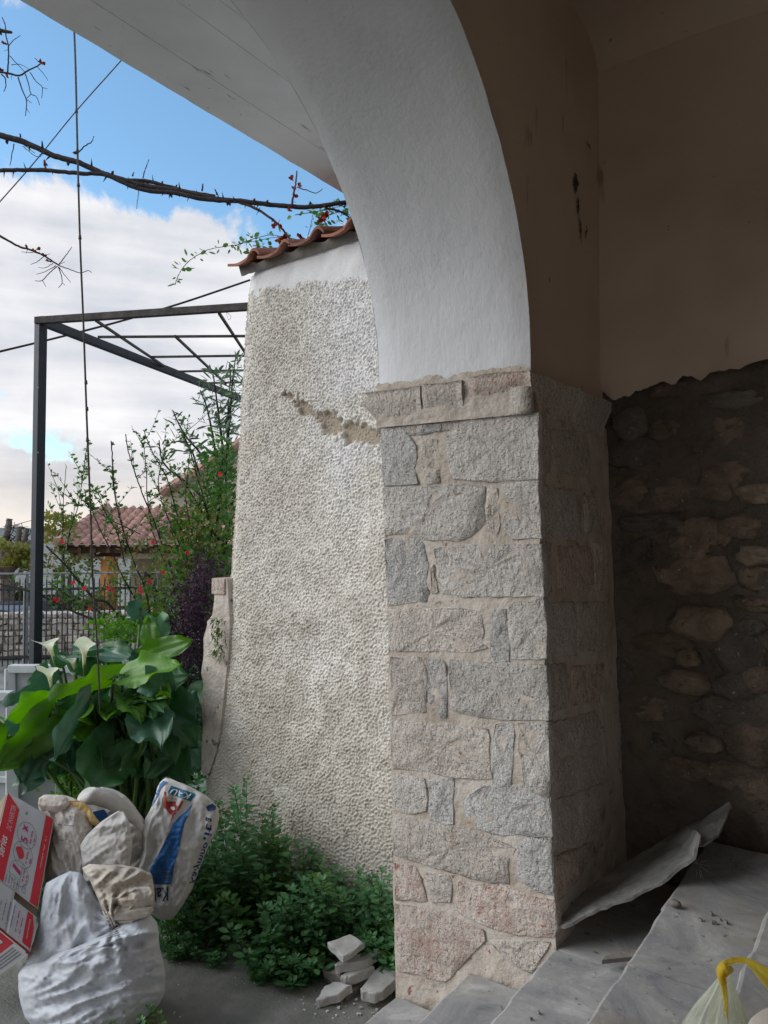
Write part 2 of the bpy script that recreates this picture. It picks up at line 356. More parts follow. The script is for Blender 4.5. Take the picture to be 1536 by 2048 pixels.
M_['paper_cream'] = PM('cream_plastic_bag', [(0.3, (.48, .42, .36)), (0.7, (.62, .585, .54))], 6, 6, .5, bumps=cloth_b[:3], specks=[(10, .58, .68, (.40, .30, .22), (1, 1, 1), .5)])
M_['lining'] = PM('orange_foam', [(0.3, (.55, .33, .10)), (0.7, (.68, .52, .26))], 30, 5, .9, bumps=[(50, .9, .01)])
M_['print_blue'] = PM('blue_print', [(0.3, (.015, .07, .24)), (0.7, (.04, .16, .38))], 9, 5, .5, bumps=cloth_b[:2])
M_['print_teal'] = PM('teal_print', [(0.3, (.01, .115, .20)), (0.7, (.02, .16, .26))], 9, 4, .5, bumps=cloth_b[:2])
M_['print_navy'] = PM('navy_print', [(0.3, (.01, .03, .10)), (0.7, (.02, .05, .15))], 9, 4, .5)
M_['print_red'] = PM('dark_red_print', [(0.3, (.30, .035, .03)), (0.7, (.38, .06, .05))], 40, 4, .6)
M_['print_white'] = PM('white_print', [(0, (.62, .62, .62))], rough=.6)
M_['print_palepink'] = PM('pale_pink_print', [(0, (.60, .33, .36))], rough=.6)
M_['print_magenta'] = PM('magenta_print', [(0, (.42, .03, .14))], rough=.6)
M_['print_grey'] = PM('grey_print', [(0, (.16, .17, .20))], rough=.6)
M_['print_green'] = PM('green_print', [(0, (.06, .30, .10))], rough=.6)
M_['card_white'] = PM('white_printed_card', [(0.3, (.46, .47, .50)), (0.7, (.53, .54, .57))], 4, 5, .5, bumps=[(9, .3, .01)])
M_['card_red'] = PM('red_printed_card', [(0.3, (.52, .03, .045)), (0.7, (.60, .045, .06))], 4, 4, .5, bumps=[(9, .3, .01)])
M_['card_brown'] = PM('brown_card', [(0.3, (.22, .17, .115)), (0.7, (.30, .23, .16))], 12, 4, .85)
M_['bag_clear'] = PM('thin_yellowish_film', [(0.3, (.66, .70, .56)), (0.7, (.80, .82, .72))], 30, 3, .3, transl=.4, alpha=.30, spec=.6, bumps=[(40, .6, .01)])
M_['bag_yellow'] = PM('yellow_bag_handle', [(0.3, (.74, .58, .05)), (0.7, (.82, .74, .18))], 20, 3, .4, transl=.45, alpha=.7)
# ================================================================ GROUND, STAIRS
g = Geo(); g.add([(-5.4, -6, -0.002), (12, -6, -0.002), (12, 11, -0.002), (-5.4, 11, -0.002)], [(0, 1, 2, 3)])
g.add([(-3000, -3000, -0.05), (3000, -3000, -0.05), (3000, 3000, -0.05), (-3000, 3000, -0.05)], [(0, 1, 2, 3)])
# a gently uneven yard floor where the camera sees it
def fieldnoise(x, y, s, seed=0): return mnoise.noise(Vector((x * s, y * s, seed)))
nx, ny = 90, 80
vs = []; fs = []
for j in range(ny):
    for i in range(nx):
        x = -4.4 + 2.9 * i / (nx - 1); y = .2 + 3.4 * j / (ny - 1)
        e = min(i, nx - 1 - i, j, ny - 1 - j) / 6; e = min(e, 1)
        vs.append((x, y, .004 + e * (.008 + .010 * fieldnoise(x, y, 2.1) + .004 * fieldnoise(x, y, 14, 3))))
for j in range(ny - 1):
    for i in range(nx - 1): a = j * nx + i; fs.append((a, a + 1, a + nx + 1, a + nx))
g.add(vs, fs)
structure(g.build('ground', M_['ground'], smooth=False))

YF, YB, XI, XO = 2.2, 2.86, -0.965, -1.535     # pillar front, back wall, arch inner and outer planes
stairs = empty('stone_staircase', (-1.2, 1.2, 0), 'worn grey marble staircase climbing past the stone pillar into the dark porch', 'staircase')
def slab(x0, x1, y0, y1, ztop, th, seed, mat, name='step_slab', parent=stairs, rough_edge=.006, tilt=0):
    """a worn slab: finely subdivided top outline with chipped, rounded nosing"""
    r = random.Random(seed); g = Geo()
    n = max(3, int((y1 - y0) / .035)); rows = []
    for k in range(n + 1):
        y = y0 + (y1 - y0) * k / n
        e = rough_edge * (mnoise.noise(Vector((y * 9, seed * 3.1, 0))) * 1.2 + .6 * mnoise.noise(Vector((y * 31, seed, 5))))
        if r.random() < .06: e += r.uniform(.003, .009)
        zo = ztop + .003 * mnoise.noise(Vector((y * 3, seed, 9))) + tilt * (k / n - .5)
        rows.append([(x0 + e + .002, y, ztop - th), (x0 + e - .004, y, zo - .012), (x0 + e, y, zo - .004), (x0 + e + .007, y, zo), (x0 + .12, y, zo - .003), (x1, y, zo - .001), (x1, y, ztop - th)])
    m = 7; vs = [p for row in rows for p in row]; fs = []
    for k in range(n):
        for j in range(m): a = k * m + j; b = k * m + (j + 1) % m; fs.append((a, b, b + m, a + m))
    fs += [tuple(range(m))[::-1], tuple(n * m + j for j in range(m))]
    g.add(vs, fs)
    o = g.build(name, [mat, M_['step_edge']], parent)
    for p in o.data.polygons:
        if p.index < n * m and (p.index % m) in (1,): p.material_index = 1
        p.use_smooth = False
    return o
SX = {i: -(1.5 - .3 * i) for i in range(-1, 8)}; SZ = {i: .23 + .175 * i for i in range(-1, 8)}
SX[0], SZ[0], SX[1], SZ[1] = -1.445, .275, -1.175, .435
joints = {-1: [-.6, .35, 1.2, 1.86, 2.18], 0: [-.8, .3, 1.25, 2.18], 1: [-1, .2, 1.1, 2.19], 2: [-1, .35, 1.42, 2.2, 2.84],
          3: [-1, .7, 1.92, 2.27, 2.84], 4: [-1, .55, 1.79, 2.3, 2.84], 5: [-1, .8, 2.0, 2.84], 6: [-1, .6, 1.7, 2.84], 7: [-1, .5, 1.9, 2.84]}
for i, js in joints.items():
    x0, z = SX[i], SZ[i]; x1 = x0 + .345
    if i == 7: x1 = 2.6
    for k in range(len(js) - 1):
        a, b = js[k], js[k + 1]
        slab(x0 + rnd.uniform(-.004, .004), x1, a + .005, b - .005, z + rnd.uniform(-.002, .002), .034, i * 10 + k + 30, M_['marble_step'], tilt=rnd.uniform(-.003, .003))
    g = Geo()
    g.box(((x0 + .025 + x1 + .02) / 2, (js[0] + js[-1]) / 2, (z - .036) / 2 - .02), (x1 - x0 - .02, js[-1] - js[0] - .01, z - .036 + .04))
    g.build('riser', M_['riser'], stairs)
# small dirt and mortar crumbs lying on the treads
g = Geo()
for k in range(45):
    i = rnd.choice([1, 2, 3, 3, 4]); x0 = SX[i]; z = SZ[i]
    x = x0 + rnd.uniform(.04, .28); y = rnd.uniform(1.0, 2.15 if i < 2 else 2.8); s = rnd.uniform(.002, .006)
    if rnd.random() < .35 and i == 3: y = 2.27 + rnd.uniform(-.03, .03); s *= 1.6
    g.box((x, y, z + s * .4), (s * 1.6, s, s), Matrix.Rotation(rnd.random() * 3, 3, 'Z'))
tag(g.build('crumbs', M_['riser']), 'small crumbs of grit scattered over the marble treads', 'grit', kind='stuff')

# ================================================================ PILLAR
LIT_N = Vector((0, -1, 0)); LIT_P = Vector((0, YF, 0))
DK_P = Vector((-.955, YF, 2.2)); DK_N = Vector((1, 0, .04)).normalized()       # slightly battered side
def lit(u, v): return at_plane(u, v, LIT_P, LIT_N)
def drk(u, v): return at_plane(u, v, DK_P, DK_N)
pillar = empty('stone_pillar', (-1.2, 2.5, .05), 'square pillar of pale granite blocks with tan mortar carrying the white arch', 'pillar')
# core with mortar faces, finely gridded so the joints look trowelled
def xr(z): return -.955 + (2.2 - z) * .04
def xl(z): return -1.512 + (2.2 - z) * .028
def patch(fn, nu, nv):
    vs = [fn(i / (nu - 1), j / (nv - 1)) for j in range(nv) for i in range(nu)]
    return vs, [(j * nu + i, j * nu + i + 1, (j + 1) * nu + i + 1, (j + 1) * nu + i) for j in range(nv - 1) for i in range(nu - 1)]
g = Geo(); ZC = 2.20
def mn(a, b, c, s): return mnoise.noise(Vector((a * s, b * s, c * s)))
def f_lit(s, t):
    z = -.02 + t * (ZC + .02); x = xl(z) + s * (xr(z) - xl(z))
    e = min(s, 1 - s); k = min(1, e * 14)
    return (x + (1 - k) * .006 * mn(x, 0, z, 9), YF + .0005 + k * .005 * mn(x, 3, z, 12) + .003 * mn(x, 7, z, 40), z)
def f_dk(s, t):
    z = -.02 + t * (ZC + .02); y = YF + .005 + s * (YB - YF + .02); k = min(1, s * 14)
    return (xr(z) - .004 * 0 - k * (.001 - .006 * mn(9, y, z, 12)) + (1 - k) * .006 * mn(xr(z), 0, z, 9), y, z)
g.add(*patch(f_lit, 36, 130)); g.add(*patch(f_dk, 36, 130))
g.add(*patch(lambda s, t: (xl(t * ZC), YB - s * (YB - YF - .005), t * ZC), 2, 60))
g.build('mortar_core', M_['mortar'], pillar, smooth=True)

def stone_mesh(pts, nrm, proud, seed, jit=.004, back=.03, inset=.005):
    """irregular dressed stone: pts = world outline on the wall plane"""
    r = random.Random(seed); P = []
    n = len(pts)
    for i in range(n):
        a, b = pts[i], pts[(i + 1) % n]; k = max(1, int((b - a).length / .028))
        for j in range(k):
            p = a.lerp(b, j / k)
            P.append(p + Vector((r.uniform(-1, 1), r.uniform(-1, 1), r.uniform(-1, 1))) * jit)
    P = [p - nrm * (p - pts[0]).dot(nrm) for p in P]
    c = sum(P, Vector()) / len(P); m = len(P); V = []
    size = sum((p - c).length for p in P) / m; ins = min(inset, size * .25)
    for dist, inn in ((-back, 0), (proud * .35, 0), (proud * .85, ins * .45), (proud * 1.05, ins)):
        for i, p in enumerate(P):
            d = (c - p).normalized(); q = p + d * inn + nrm * (dist + (r.uniform(-.0025, .0025) if dist > 0 else 0))
            V.append(q)
    for fr in (.35, .68):
        for i in range(m):
            p = V[3 * m + i]; V.append(p.lerp(c + nrm * proud * 1.05, fr) + nrm * r.uniform(-.004, .0045))
    V.append(c + nrm * proud * 1.1)
    F = []
    for k in range(5):
        for i in range(m): a = k * m + i; b = k * m + (i + 1) % m; F.append((a, b, b + m, a + m))
    for i in range(m): F.append((5 * m + i, 5 * m + (i + 1) % m, 6 * m))
    return V, F
def ccw(pts, nrm):
    c = sum(pts, Vector()) / len(pts); s = Vector()
    for i in range(len(pts)): s += (pts[i] - c).cross(pts[(i + 1) % len(pts)] - c)
    return pts if s.dot(nrm) > 0 else pts[::-1]
def stones(polys, mapf, nrm, parent, tr, default, proud=.0042, name='stone_block', jit=.003, wrap=None):
    ox, oy, sc = tr
    for k, item in enumerate(polys):
        mat, poly = item
        pts = ccw([mapf(ox + x * sc, oy + y * sc) for x, y in poly], nrm); pc = sum(pts, Vector()) / len(pts)
        pts = [q + (q - pc).normalized() * .009 for q in pts]
        V, F = stone_mesh(pts, nrm, proud * rnd.uniform(.4, 1.0), hash((name, ox, k)) % 9999 if False else k * 17 + int(ox), jit)
        g = Geo(); g.add(V, F); g.build(name, M_[mat or default], parent, smooth=True)
G, B_, Wm, R = 'granite_grey', 'granite_blue', 'granite_warm', 'granite_red'
Z6 = (720, 700, .3451); Z7 = (740, 1280, .3751)
lit6 = [
 (B_, [(130,450),(235,445),(272,500),(312,560),(325,620),(312,680),(335,765),(145,775),(132,600)]),
 (B_, [(350,440),(465,425),(462,468),(360,482)]),
 (Wm, [(372,525),(445,528),(455,600),(458,758),(388,763),(368,640)]),
 (G, [(500,510),(600,408),(700,385),(1022,368),(1026,738),(800,752),(552,742),(522,650)]),
 (G, [(147,802),(600,790),(708,802),(720,850),(698,900),(718,985),(694,1030),(630,1078),(560,1098),(375,1094),(342,1068),(152,1070)]),
 (Wm, [(742,812),(798,817),(803,900),(803,1000),(788,1104),(748,1100),(737,950)]),
 (G, [(832,795),(1028,768),(1035,930),(1040,1080),(885,1080),(834,1020),(852,950)]),
 (B_, [(152,1104),(343,1099),(372,1152),(382,1250),(372,1330),(390,1400),(376,1446),(172,1464),(162,1300)]),
 (Wm, [(408,1270),(426,1264),(452,1390),(422,1404)]),
 (G, [(438,1156),(620,1136),(1040,1128),(1046,1250),(1054,1420),(655,1426),(492,1406),(462,1300)]),
 (Wm, [(177,1504),(598,1506),(696,1526),(702,1640),(696,1690),(734,1722),(600,1738),(180,1744)]),
 (B_, [(767,1514),(848,1514),(858,1700),(860,1790),(790,1798),(764,1740)]),
 (G, [(874,1484),(1058,1446),(1066,1600),(1074,1780),(890,1778),(872,1640)]),
]
stones(lit6, lit, LIT_N, pillar, Z6, G)
lit7 = [
 (Wm, [(115,94),(266,104),(286,150),(296,200),(296,376),(120,391)]),
 (B_, [(308,114),(383,109),(402,150),(406,260),(406,404),(338,410),(318,300)]),
 (G, [(438,110),(800,134),(934,140),(943,280),(944,420),(700,415),(532,396),(433,366)]),
 (Wm, [(122,434),(400,455),(614,484),(632,530),(624,640),(642,734),(562,734),(422,714),(302,694),(132,684)]),
 (B_, [(672,466),(768,456),(762,520),(752,764),(656,768),(668,600)]),
 (G, [(794,455),(946,452),(954,700),(950,812),(834,792),(824,700),(804,600)]),
 (G, [(132,714),(282,744),(296,850),(295,904),(200,918),(137,898)]),
 (B_, [(320,756),(444,748),(444,800),(434,900),(444,968),(400,976),(325,944)]),
 (B_, [(503,862),(552,825),(622,786),(798,784),(858,832),(948,842),(962,1042),(880,1038),(702,1028),(564,994),(506,938)]),
 (Wm, [(135,940),(300,966),(520,1016),(718,1086),(764,1114),(724,1190),(734,1292),(642,1282),(442,1232),(137,1148)]),
 (B_, [(804,1094),(862,1065),(962,1080),(972,1342),(890,1322),(796,1266),(796,1180)]),
 (R, [(140,1196),(238,1216),(260,1262),(284,1330),(292,1384),(142,1380)]),
 (Wm, [(305,1246),(416,1264),(434,1292),(424,1384),(344,1393),(320,1332)]),
 (R, [(484,1296),(700,1316),(880,1376),(974,1392),(984,1530),(966,1582),(782,1562),(644,1524),(484,1454),(464,1400)]),
 (R, [(142,1410),(290,1436),(440,1486),(594,1550),(604,1600),(556,1650),(476,1740),(396,1812),(152,1755)]),
 (Wm, [(640,1606),(800,1612),(950,1620),(900,1690),(860,1760),(760,1712)]),
]
stones(lit7, lit, LIT_N, pillar, Z7, G)
dk6 = [
 (Wm, [(1110,462),(1306,478),(1326,600),(1318,736),(1145,696),(1122,600)]),
 (Wm, [(1036,362),(1094,376),(1098,688),(1040,732)]),
 (G, [(1042,786),(1256,822),(1274,900),(1274,1060),(1246,1092),(1050,1076)]),
 (Wm, [(1302,856),(1384,858),(1384,1054),(1306,1046)]),
 (Wm, [(1056,1126),(1098,1134),(1102,1394),(1062,1412)]),
 (R, [(1142,1146),(1326,1146),(1344,1200),(1344,1350),(1326,1392),(1154,1374)]),
 (Wm, [(1358,1130),(1400,1130),(1402,1380),(1362,1380)]),
 (G, [(1074,1474),(1240,1468),(1246,1760),(1082,1765)]),
 (Wm, [(1264,1470),(1414,1466),(1424,1735),(1270,1740)]),
]
stones(dk6, drk, DK_N, pillar, Z6, Wm)
dk7 = [
 (Wm, [(952,144),(1038,134),(1046,348),(954,378)]),
 (R, [(1078,144),(1244,134),(1216,326),(1084,346)]),
 (Wm, [(958,454),(1196,388),(1254,500),(1262,740),(1110,800),(962,830)]),
 (Wm, [(970,860),(1240,770),(1248,960),(1130,1080),(976,1130)]),
 (R, [(984,1160),(1180,1080),(1200,1130),(1060,1330),(996,1390)]),
]
stones(dk7, drk, DK_N, pillar, Z7, Wm)
# capital: three moulded blocks with a cavetto profile (front and inner side)
def cap_profile(t):                      # t 0 top .. 1 bottom -> overhang
    if t < .30: return 1.0
    k = (t - .30) / .70
    return (1 - math.sin(k * math.pi / 2)) * .92
def cap_block(s0, s1, ztop, zbot, mat, side=False, seed=1, left=False, right=False):
    g = Geo(); n = 11; m = max(4, int(abs(s1 - s0) / .02)); V = []
    for j in range(n + 1):
        t = j / n; z = ztop + (zbot - ztop) * t; ov = .045 * cap_profile(t)
        for i in range(m + 1):
            s = s0 + (s1 - s0) * i / m
            k = .003 * mn(s, z, seed, 30) + .0015 * mn(s, z, seed, 90)
            if not side:
                x = s
                if left: x = s - ov * 1.5 * (1 - i / m) ** 1.2
                V.append((x, YF - ov * .55 + k, z + (.010 * mn(s, 0, seed, 6) if j == 0 else 0)))
            else:
                V.append((xr(2.2) + ov * .75 * min(1, .15 + (s - YF) * 2.2) + k, s, z + (.010 * mn(s, 0, seed, 6) if j == 0 else 0)))
    f = [(j * (m + 1) + i, j * (m + 1) + i + 1, (j + 1) * (m + 1) + i + 1, (j + 1) * (m + 1) + i) for j in range(n) for i in range(m)]
    o = len(V)
    if not side:
        back = [(a[0], YF + .06, a[2]) for a in V]
    else:
        back = [(XI - .06, a[1], a[2]) for a in V]
    V2 = V + back; F = list(f) + [tuple(o + q for q in ff[::-1]) for ff in f]
    for i in range(m): F.append((i, i + 1, o + i + 1, o + i)); b = n * (m + 1); F.append((b + i, b + i + 1, o + b + i + 1, o + b + i))
    for j in range(n):
        a = j * (m + 1); b = a + m; F.append((a, a + m + 1, o + a + m + 1, o + a)); F.append((b, b + m + 1, o + b + m + 1, o + b))
    g.add(V2, F); g.build('capital_block', M_[mat], pillar, smooth=True)
ZT = 2.295
cap_block(-1.512, -1.345, ZT, 2.135, 'granite_warm', seed=2, left=True)
cap_block(-1.338, -1.19, ZT + .004, 2.14, 'granite_warm', seed=3)
cap_block(-1.165, -.952, ZT + .006, 2.185, 'granite_red', seed=4)
cap_block(YF - .018, YF + .33, ZT, 2.17, 'granite_warm', side=True, seed=5)
cap_block(YF + .34, YB - .02, ZT - .003, 2.165, 'granite_warm', side=True, seed=6)
g = Geo(); g.box(((XI + XO) / 2 + .03, (YF + YB) / 2, 2.235), (.50, YB - YF, .13)); g.build('mortar_bed', M_['mortar'], pillar)
g = Geo(); g.add(*patch(lambda s, t: (-1.53 + s * .57, YF - .012 - .01 * mn(s, t, 2, 9), 2.17 + t * .135), 30, 8)); g.build('mortar_joint', M_['mortar'], pillar, smooth=True)

# ================================================================ ARCH
YC, ZA, RA = 1.215, 2.32, .985
arch = empty('plaster_arch', (-1.25, YC, 2.3), 'white plastered round arch springing from the stone capital', 'arch')
ZTOP = 3.62
def arch_outline():
    pts = []
    n = 72
    for k in range(n + 1):
        a = math.pi * k / n
        pts.append((YC + RA * math.cos(a), ZA + RA * math.sin(a)))
    return pts                             # right (far) to left (near)
ao = arch_outline()
g = Geo(); V = []; nst = 14
ao2 = [(YF, 2.29)] + ao + [(YC - RA, 2.29)]
for (y, z) in ao2:                          # soffit, with softly rounded arrises and trowel waviness
    cy_, cz_ = YC - y, ZA - z; l = math.hypot(cy_, cz_) or 1
    for k in range(nst + 1):
        s = k / nst; x = XO + (XI - XO) * s
        w = .0035 * mn(x, y, z, 5) + .0012 * mn(x, y, z, 22)
        rr = 0
        e = min(s, 1 - s)
        if e < .001: rr = .010
        elif e < .08: rr = .002
        V.append((x + (.003 * mn(y, z, 4, 11) if e < .001 else 0), y + cy_ / l * (w - rr), z + cz_ / l * (w - rr)))
m = nst + 1
g.add(V, [(i * m + k, i * m + k + 1, (i + 1) * m + k + 1, (i + 1) * m + k) for i in range(len(ao2) - 1) for k in range(nst)])
g.build('arch_soffit', M_['plaster'], arch, smooth=True)
def arch_face(xp, ylo, yhi, ztop, mat, name):
    g = Geo(); V = []; F = []
    edge = [(y + (YC - y) * -.010, z + (ZA - z) * -.010) for (y, z) in ao2]
    n = len(edge)
    for i, (y, z) in enumerate(edge):
        # outer rail: project radially to the rectangle
        t = i / (n - 1)
        if i == 0: oy, oz = yhi, 2.26
        elif i == n - 1: oy, oz = ylo, 2.26
        else:
            dy, dz = y - YC, max(z - ZA, 0.0001); c = 9e9
            if dy > 0: c = min(c, (yhi - YC) / dy)
            if dy < 0: c = min(c, (ylo - YC) / dy)
            c = min(c, (ztop - ZA) / dz); oy, oz = YC + dy * c, ZA + (z - ZA) * c
        for k in range(7):
            q = k / 6
            V.append((xp + .004 * mn(oy * q + y * (1 - q), z, xp, 3) * (1 if k else 0), y + (oy - y) * q, z + (oz - z) * q))
    for i in range(n - 1):
        for k in range(6): F.append((i * 7 + k, i * 7 + k + 1, (i + 1) * 7 + k + 1, (i + 1) * 7 + k))
    g.add(V, F)
    # corners of the rectangle
    return g.build(name, mat, arch, smooth=False)
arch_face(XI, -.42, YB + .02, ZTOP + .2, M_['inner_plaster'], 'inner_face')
arch_face(XO, -.42, YB, ZTOP + .2, M_['plaster'], 'outer_face')
g = Geo(); g.box(((XI + XO) / 2, (YC + YB) / 2 + .2, 4.6), (XI - XO - .01, 7, 1.9)); g.build('sun_block_wall', M_['plaster'], arch)  # unseen upper wall, added to block the sun
# corner fillers above the haunches (solid masonry inside)
g = Geo()
g.box(((XI + XO) / 2, (YF + YB) / 2 + .02, 2.95), (XI - XO - .012, YB - YF - .06, 1.3)); g.build('masonry', M_['plaster'], arch)
# near pier carrying the other end of the arch (out of the picture to the left)
pier = empty('near_pier', (-1.25, -.1, 0), 'stone pier carrying the near end of the arch, outside the frame', 'pillar')
# dirty band where the arch plaster meets the capital
g = Geo(); V = []; n = 60
for i in range(n + 1):
    x = XO + .004 + (XI - XO - .008) * i / n; h = .030 + .016 * mn(x, 1, 0, 14) + .010 * mn(x, 1, 4, 50)
    for zz2, yy2 in ((2.292, -.004), (2.292 + h * .6, -.0035), (2.292 + h, -.0004)): V.append((x, YF - .0065 + yy2 + .002 * mn(x, zz2, 0, 30), zz2))
g.add(V, [(i * 3 + k, (i + 1) * 3 + k, (i + 1) * 3 + k + 1, i * 3 + k + 1) for i in range(n) for k in range(2)]); g.build('mortar_smear', M_['mortar'], arch, smooth=True)
g = Geo(); g.box(((XI + XO) / 2, -.09, 1.15), (XI - XO, .64, 2.3)); g.build('pier_shaft', M_['granite_warm'], pier)

# dark inner face of the arch: cracks and flaked spots (flat dark strips)
crack_mat = PM('exposed_render', [(0.3, (.06, .045, .035)), (0.7, (.11, .085, .065))], 30, 4, .95)
for (u0, v0, u1, v1, w) in [(1152, 345, 1153, 388, 9), (1156, 392, 1157, 430, 4), (1160, 430, 1163, 488, 3), (1174, 280, 1182, 300, 3), (1174, 450, 1172, 478, 3)]:
    n = 14; L_ = []; R_ = []; g = Geo()
    for k in range(n + 1):
        t = k / n; u = u0 + (u1 - u0) * t + rnd.uniform(-1.2, 1.2); v = v0 + (v1 - v0) * t
        ww = w * (math.sin(math.pi * min(max(t, .06), .94))) * .5 * rnd.uniform(.5, 1.4)
        L_.append(at_x(u - ww, v, XI + .0045)); R_.append(at_x(u + ww, v, XI + .0045))
    g.add(L_ + R_, [(i, i + 1, n + 2 + i, n + 1 + i) for i in range(n)])
    g.build('flaked_crack', crack_mat, arch)

# ================================================================ CANOPY (balcony slab outside the arch)
pe = at_z(300, 160, 3.45); XE = pe.x
canopy = empty('concrete_canopy', ((XE + XO) / 2, 1.5, 3.45), 'white painted concrete slab overhanging outside the arch, its soffit ribbed by formwork boards', 'canopy')
g = Geo(); strips = [0, .085, .19, .30, .41, .52, .63, XO - XE]
strips = [s for s in strips if s < XO - XE - .03] + [XO - XE]
for k in range(len(strips) - 1):
    a, b = XE + strips[k] + .0007, XE + strips[k + 1] - .0007
    zb = 3.45 + rnd.uniform(-.0025, .0025) + (.006 if k == 0 else 0); n = 150
    V = []
    for j in range(n + 1):
        y = -2.5 + 6.9 * j / n
        e = (.004 * mn(y, 1, 1, 8) + .0035 * mn(y, 1, 5, 30)) if k == 0 else .0012 * mn(y, k, 1, 30)
        V += [(a + e, y, zb), (b, y, zb + .001 * mn(y, k, 2, 3)), (b, y, 3.475), (a + e, y, 3.475)]
    F = [(j * 4 + i, j * 4 + (i + 1) % 4, (j + 1) * 4 + (i + 1) % 4, (j + 1) * 4 + i) for j in range(n) for i in range(4)] + [(0, 1, 2, 3), tuple(n * 4 + i for i in range(4))[::-1]]
    gg = Geo(); gg.add(V, F); gg.build('soffit_board', M_['soffit'], canopy)
g.box(((XE + XO) / 2, .95, 3.54), (XO - XE - .006, 6.9, .13)); g.build('slab', M_['soffit'], canopy)

# ================================================================ PORCH INTERIOR
def plane(name, pts, mat, parent=None):
    g = Geo(); g.add(pts, [tuple(range(len(pts)))]); return g.build(name, mat, parent)
XR, YN, ZCEIL = 2.7, -2.6, 3.60
# vaulted ceiling: coved where it meets the back wall
g = Geo(); V = []; prof = [(YB + .05, 3.50), (YB, 3.52)] + [(YB - .16 + .16 * math.cos(a), 3.52 + .14 * math.sin(a)) for a in [k * math.pi / 12 for k in range(1, 7)]] + [(1.2, 3.70), (-.5, 3.70), (YN, 3.66)]
nx = 24
for (y, z) in prof:
    for i in range(nx + 1):
        x = XI - .02 + (XR + .04 - XI) * i / nx
        V.append((x, y, z + .03 * (i / nx) + .004 * mn(x, y, z, 3)))
g.add(V, [(j * (nx + 1) + i, j * (nx + 1) + i + 1, (j + 1) * (nx + 1) + i + 1, (j + 1) * (nx + 1) + i) for j in range(len(prof) - 1) for i in range(nx)])
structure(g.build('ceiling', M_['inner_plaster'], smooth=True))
structure(plane('wall_right', [(XR, YN, -.1), (XR, YB + .1, -.1), (XR, YB + .1, 3.9), (XR, YN, 3.9)], M_['warm_bounce']))
structure(plane('opened_wall_near', [(XI, YN, 3.2), (XR, YN, 3.2), (XR, YN, 3.9), (XI, YN, 3.9)], M_['inner_plaster']))  # left open below, an added opening that lights the back wall
structure(plane('wall_left', [(XI, YN, -.1), (XI, -.42, -.1), (XI, -.42, 3.9), (XI, YN, 3.9)], M_['warm_bounce']))
g = Geo(); g.box(((XI + XR) / 2, .2, 4.6), (XR - XI, 6, 1.8)); structure(g.build('sun_block_mass', M_['white_wall']))  # unseen storey mass added over the porch to block the sun

# back wall: rubble below, plaster above with a ragged lower edge
backwall = empty('rubble_back_wall', (0.3, YB, 0), 'dark rubble stone wall of the porch with flaking plaster over its upper half', 'wall')
g = Geo()
def f_rm(s, t):
    x = -1.02 + s * 3.75; z = .3 + t * 2.2
    return (x, YB + .030 + .030 * mn(x, 0, z, 4) + .020 * mn(x, 5, z, 13) + .007 * mn(x, 5, z, 38), z)
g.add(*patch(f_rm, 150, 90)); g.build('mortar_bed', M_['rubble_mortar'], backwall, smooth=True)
# plaster skin with ragged edge
nxp = 160; V = []
edge_px = [(1205, 783), (1225, 800), (1262, 788), (1290, 776), (1320, 762), (1350, 768), (1362, 750), (1385, 752), (1400, 762), (1425, 742), (1470, 738), (1500, 726), (1536, 716)]
ep = [at_y(u, v, YB - .006) for u, v in edge_px]
def edge_z(x):
    if x <= ep[0].x: return ep[0].z
    for a, b in zip(ep, ep[1:]):
        if x <= b.x: return a.z + (b.z - a.z) * (x - a.x) / (b.x - a.x)
    return ep[-1].z + .02 * mn(x, 0, 0, 4) * 2
rows = 10
for j in range(rows + 1):
    for i in range(nxp + 1):
        x = XI - .01 + (XR - XI) * (i / nxp) ** 1.7
        z0 = edge_z(x) + .012 * mn(x, 2, 0, 40) + .006 * mn(x, 2, 9, 110)
        z = z0 + (3.6 - z0) * (j / rows) ** 1.5
        V.append((x, YB - .008 - .006 * mn(x, 1, z, 2.5) - (.0 if j else -.012), z))
g = Geo(); g.add(V, [(j * (nxp + 1) + i, j * (nxp + 1) + i + 1, (j + 1) * (nxp + 1) + i + 1, (j + 1) * (nxp + 1) + i) for j in range(rows) for i in range(nxp)])
g.build('plaster_skin', M_['inner_plaster'], backwall, smooth=True)
def rubble(cx_, cz_, w, h, mat, seed, y=YB + .035, proud=.045, parent=backwall, name='rubble_stone'):
    r = random.Random(seed); n = 16; c = Vector((cx_, y, cz_)); V = []; F = []
    ang = sorted([2 * math.pi * k / n + r.uniform(-.12, .12) for k in range(n)]); sq = r.uniform(.35, .8)
    rr = [1 + r.uniform(-.10, .10) + .22 * mnoise.noise(Vector((math.cos(a) * 1.4, math.sin(a) * 1.4, seed * 1.7))) for a in ang]
    for d, s in ((.03, 1.0), (-.25, .97), (-.75, .84), (-1, .6), (-1.05, .3)):
        for k, a in enumerate(ang):
            ca, sa = math.cos(a), math.sin(a); q = (abs(ca) ** 3 + abs(sa) ** 3) ** (-sq / 3)
            V.append(c + Vector((ca * q * rr[k] * s * w / 2, d * proud + r.uniform(-.009, .009), sa * q * rr[k] * s * h / 2)))
    V.append(c + Vector((0, -proud * 1.05, 0)))
    for j in range(4):
        for k in range(n): a = j * n + k; b = j * n + (k + 1) % n; F.append((a, a + n, b + n, b))
    for k in range(n): F.append((4 * n + k, 5 * n, 4 * n + (k + 1) % n))
    g = Geo(); g.add(V, F); return g.build(name, M_[mat], parent, smooth=True)
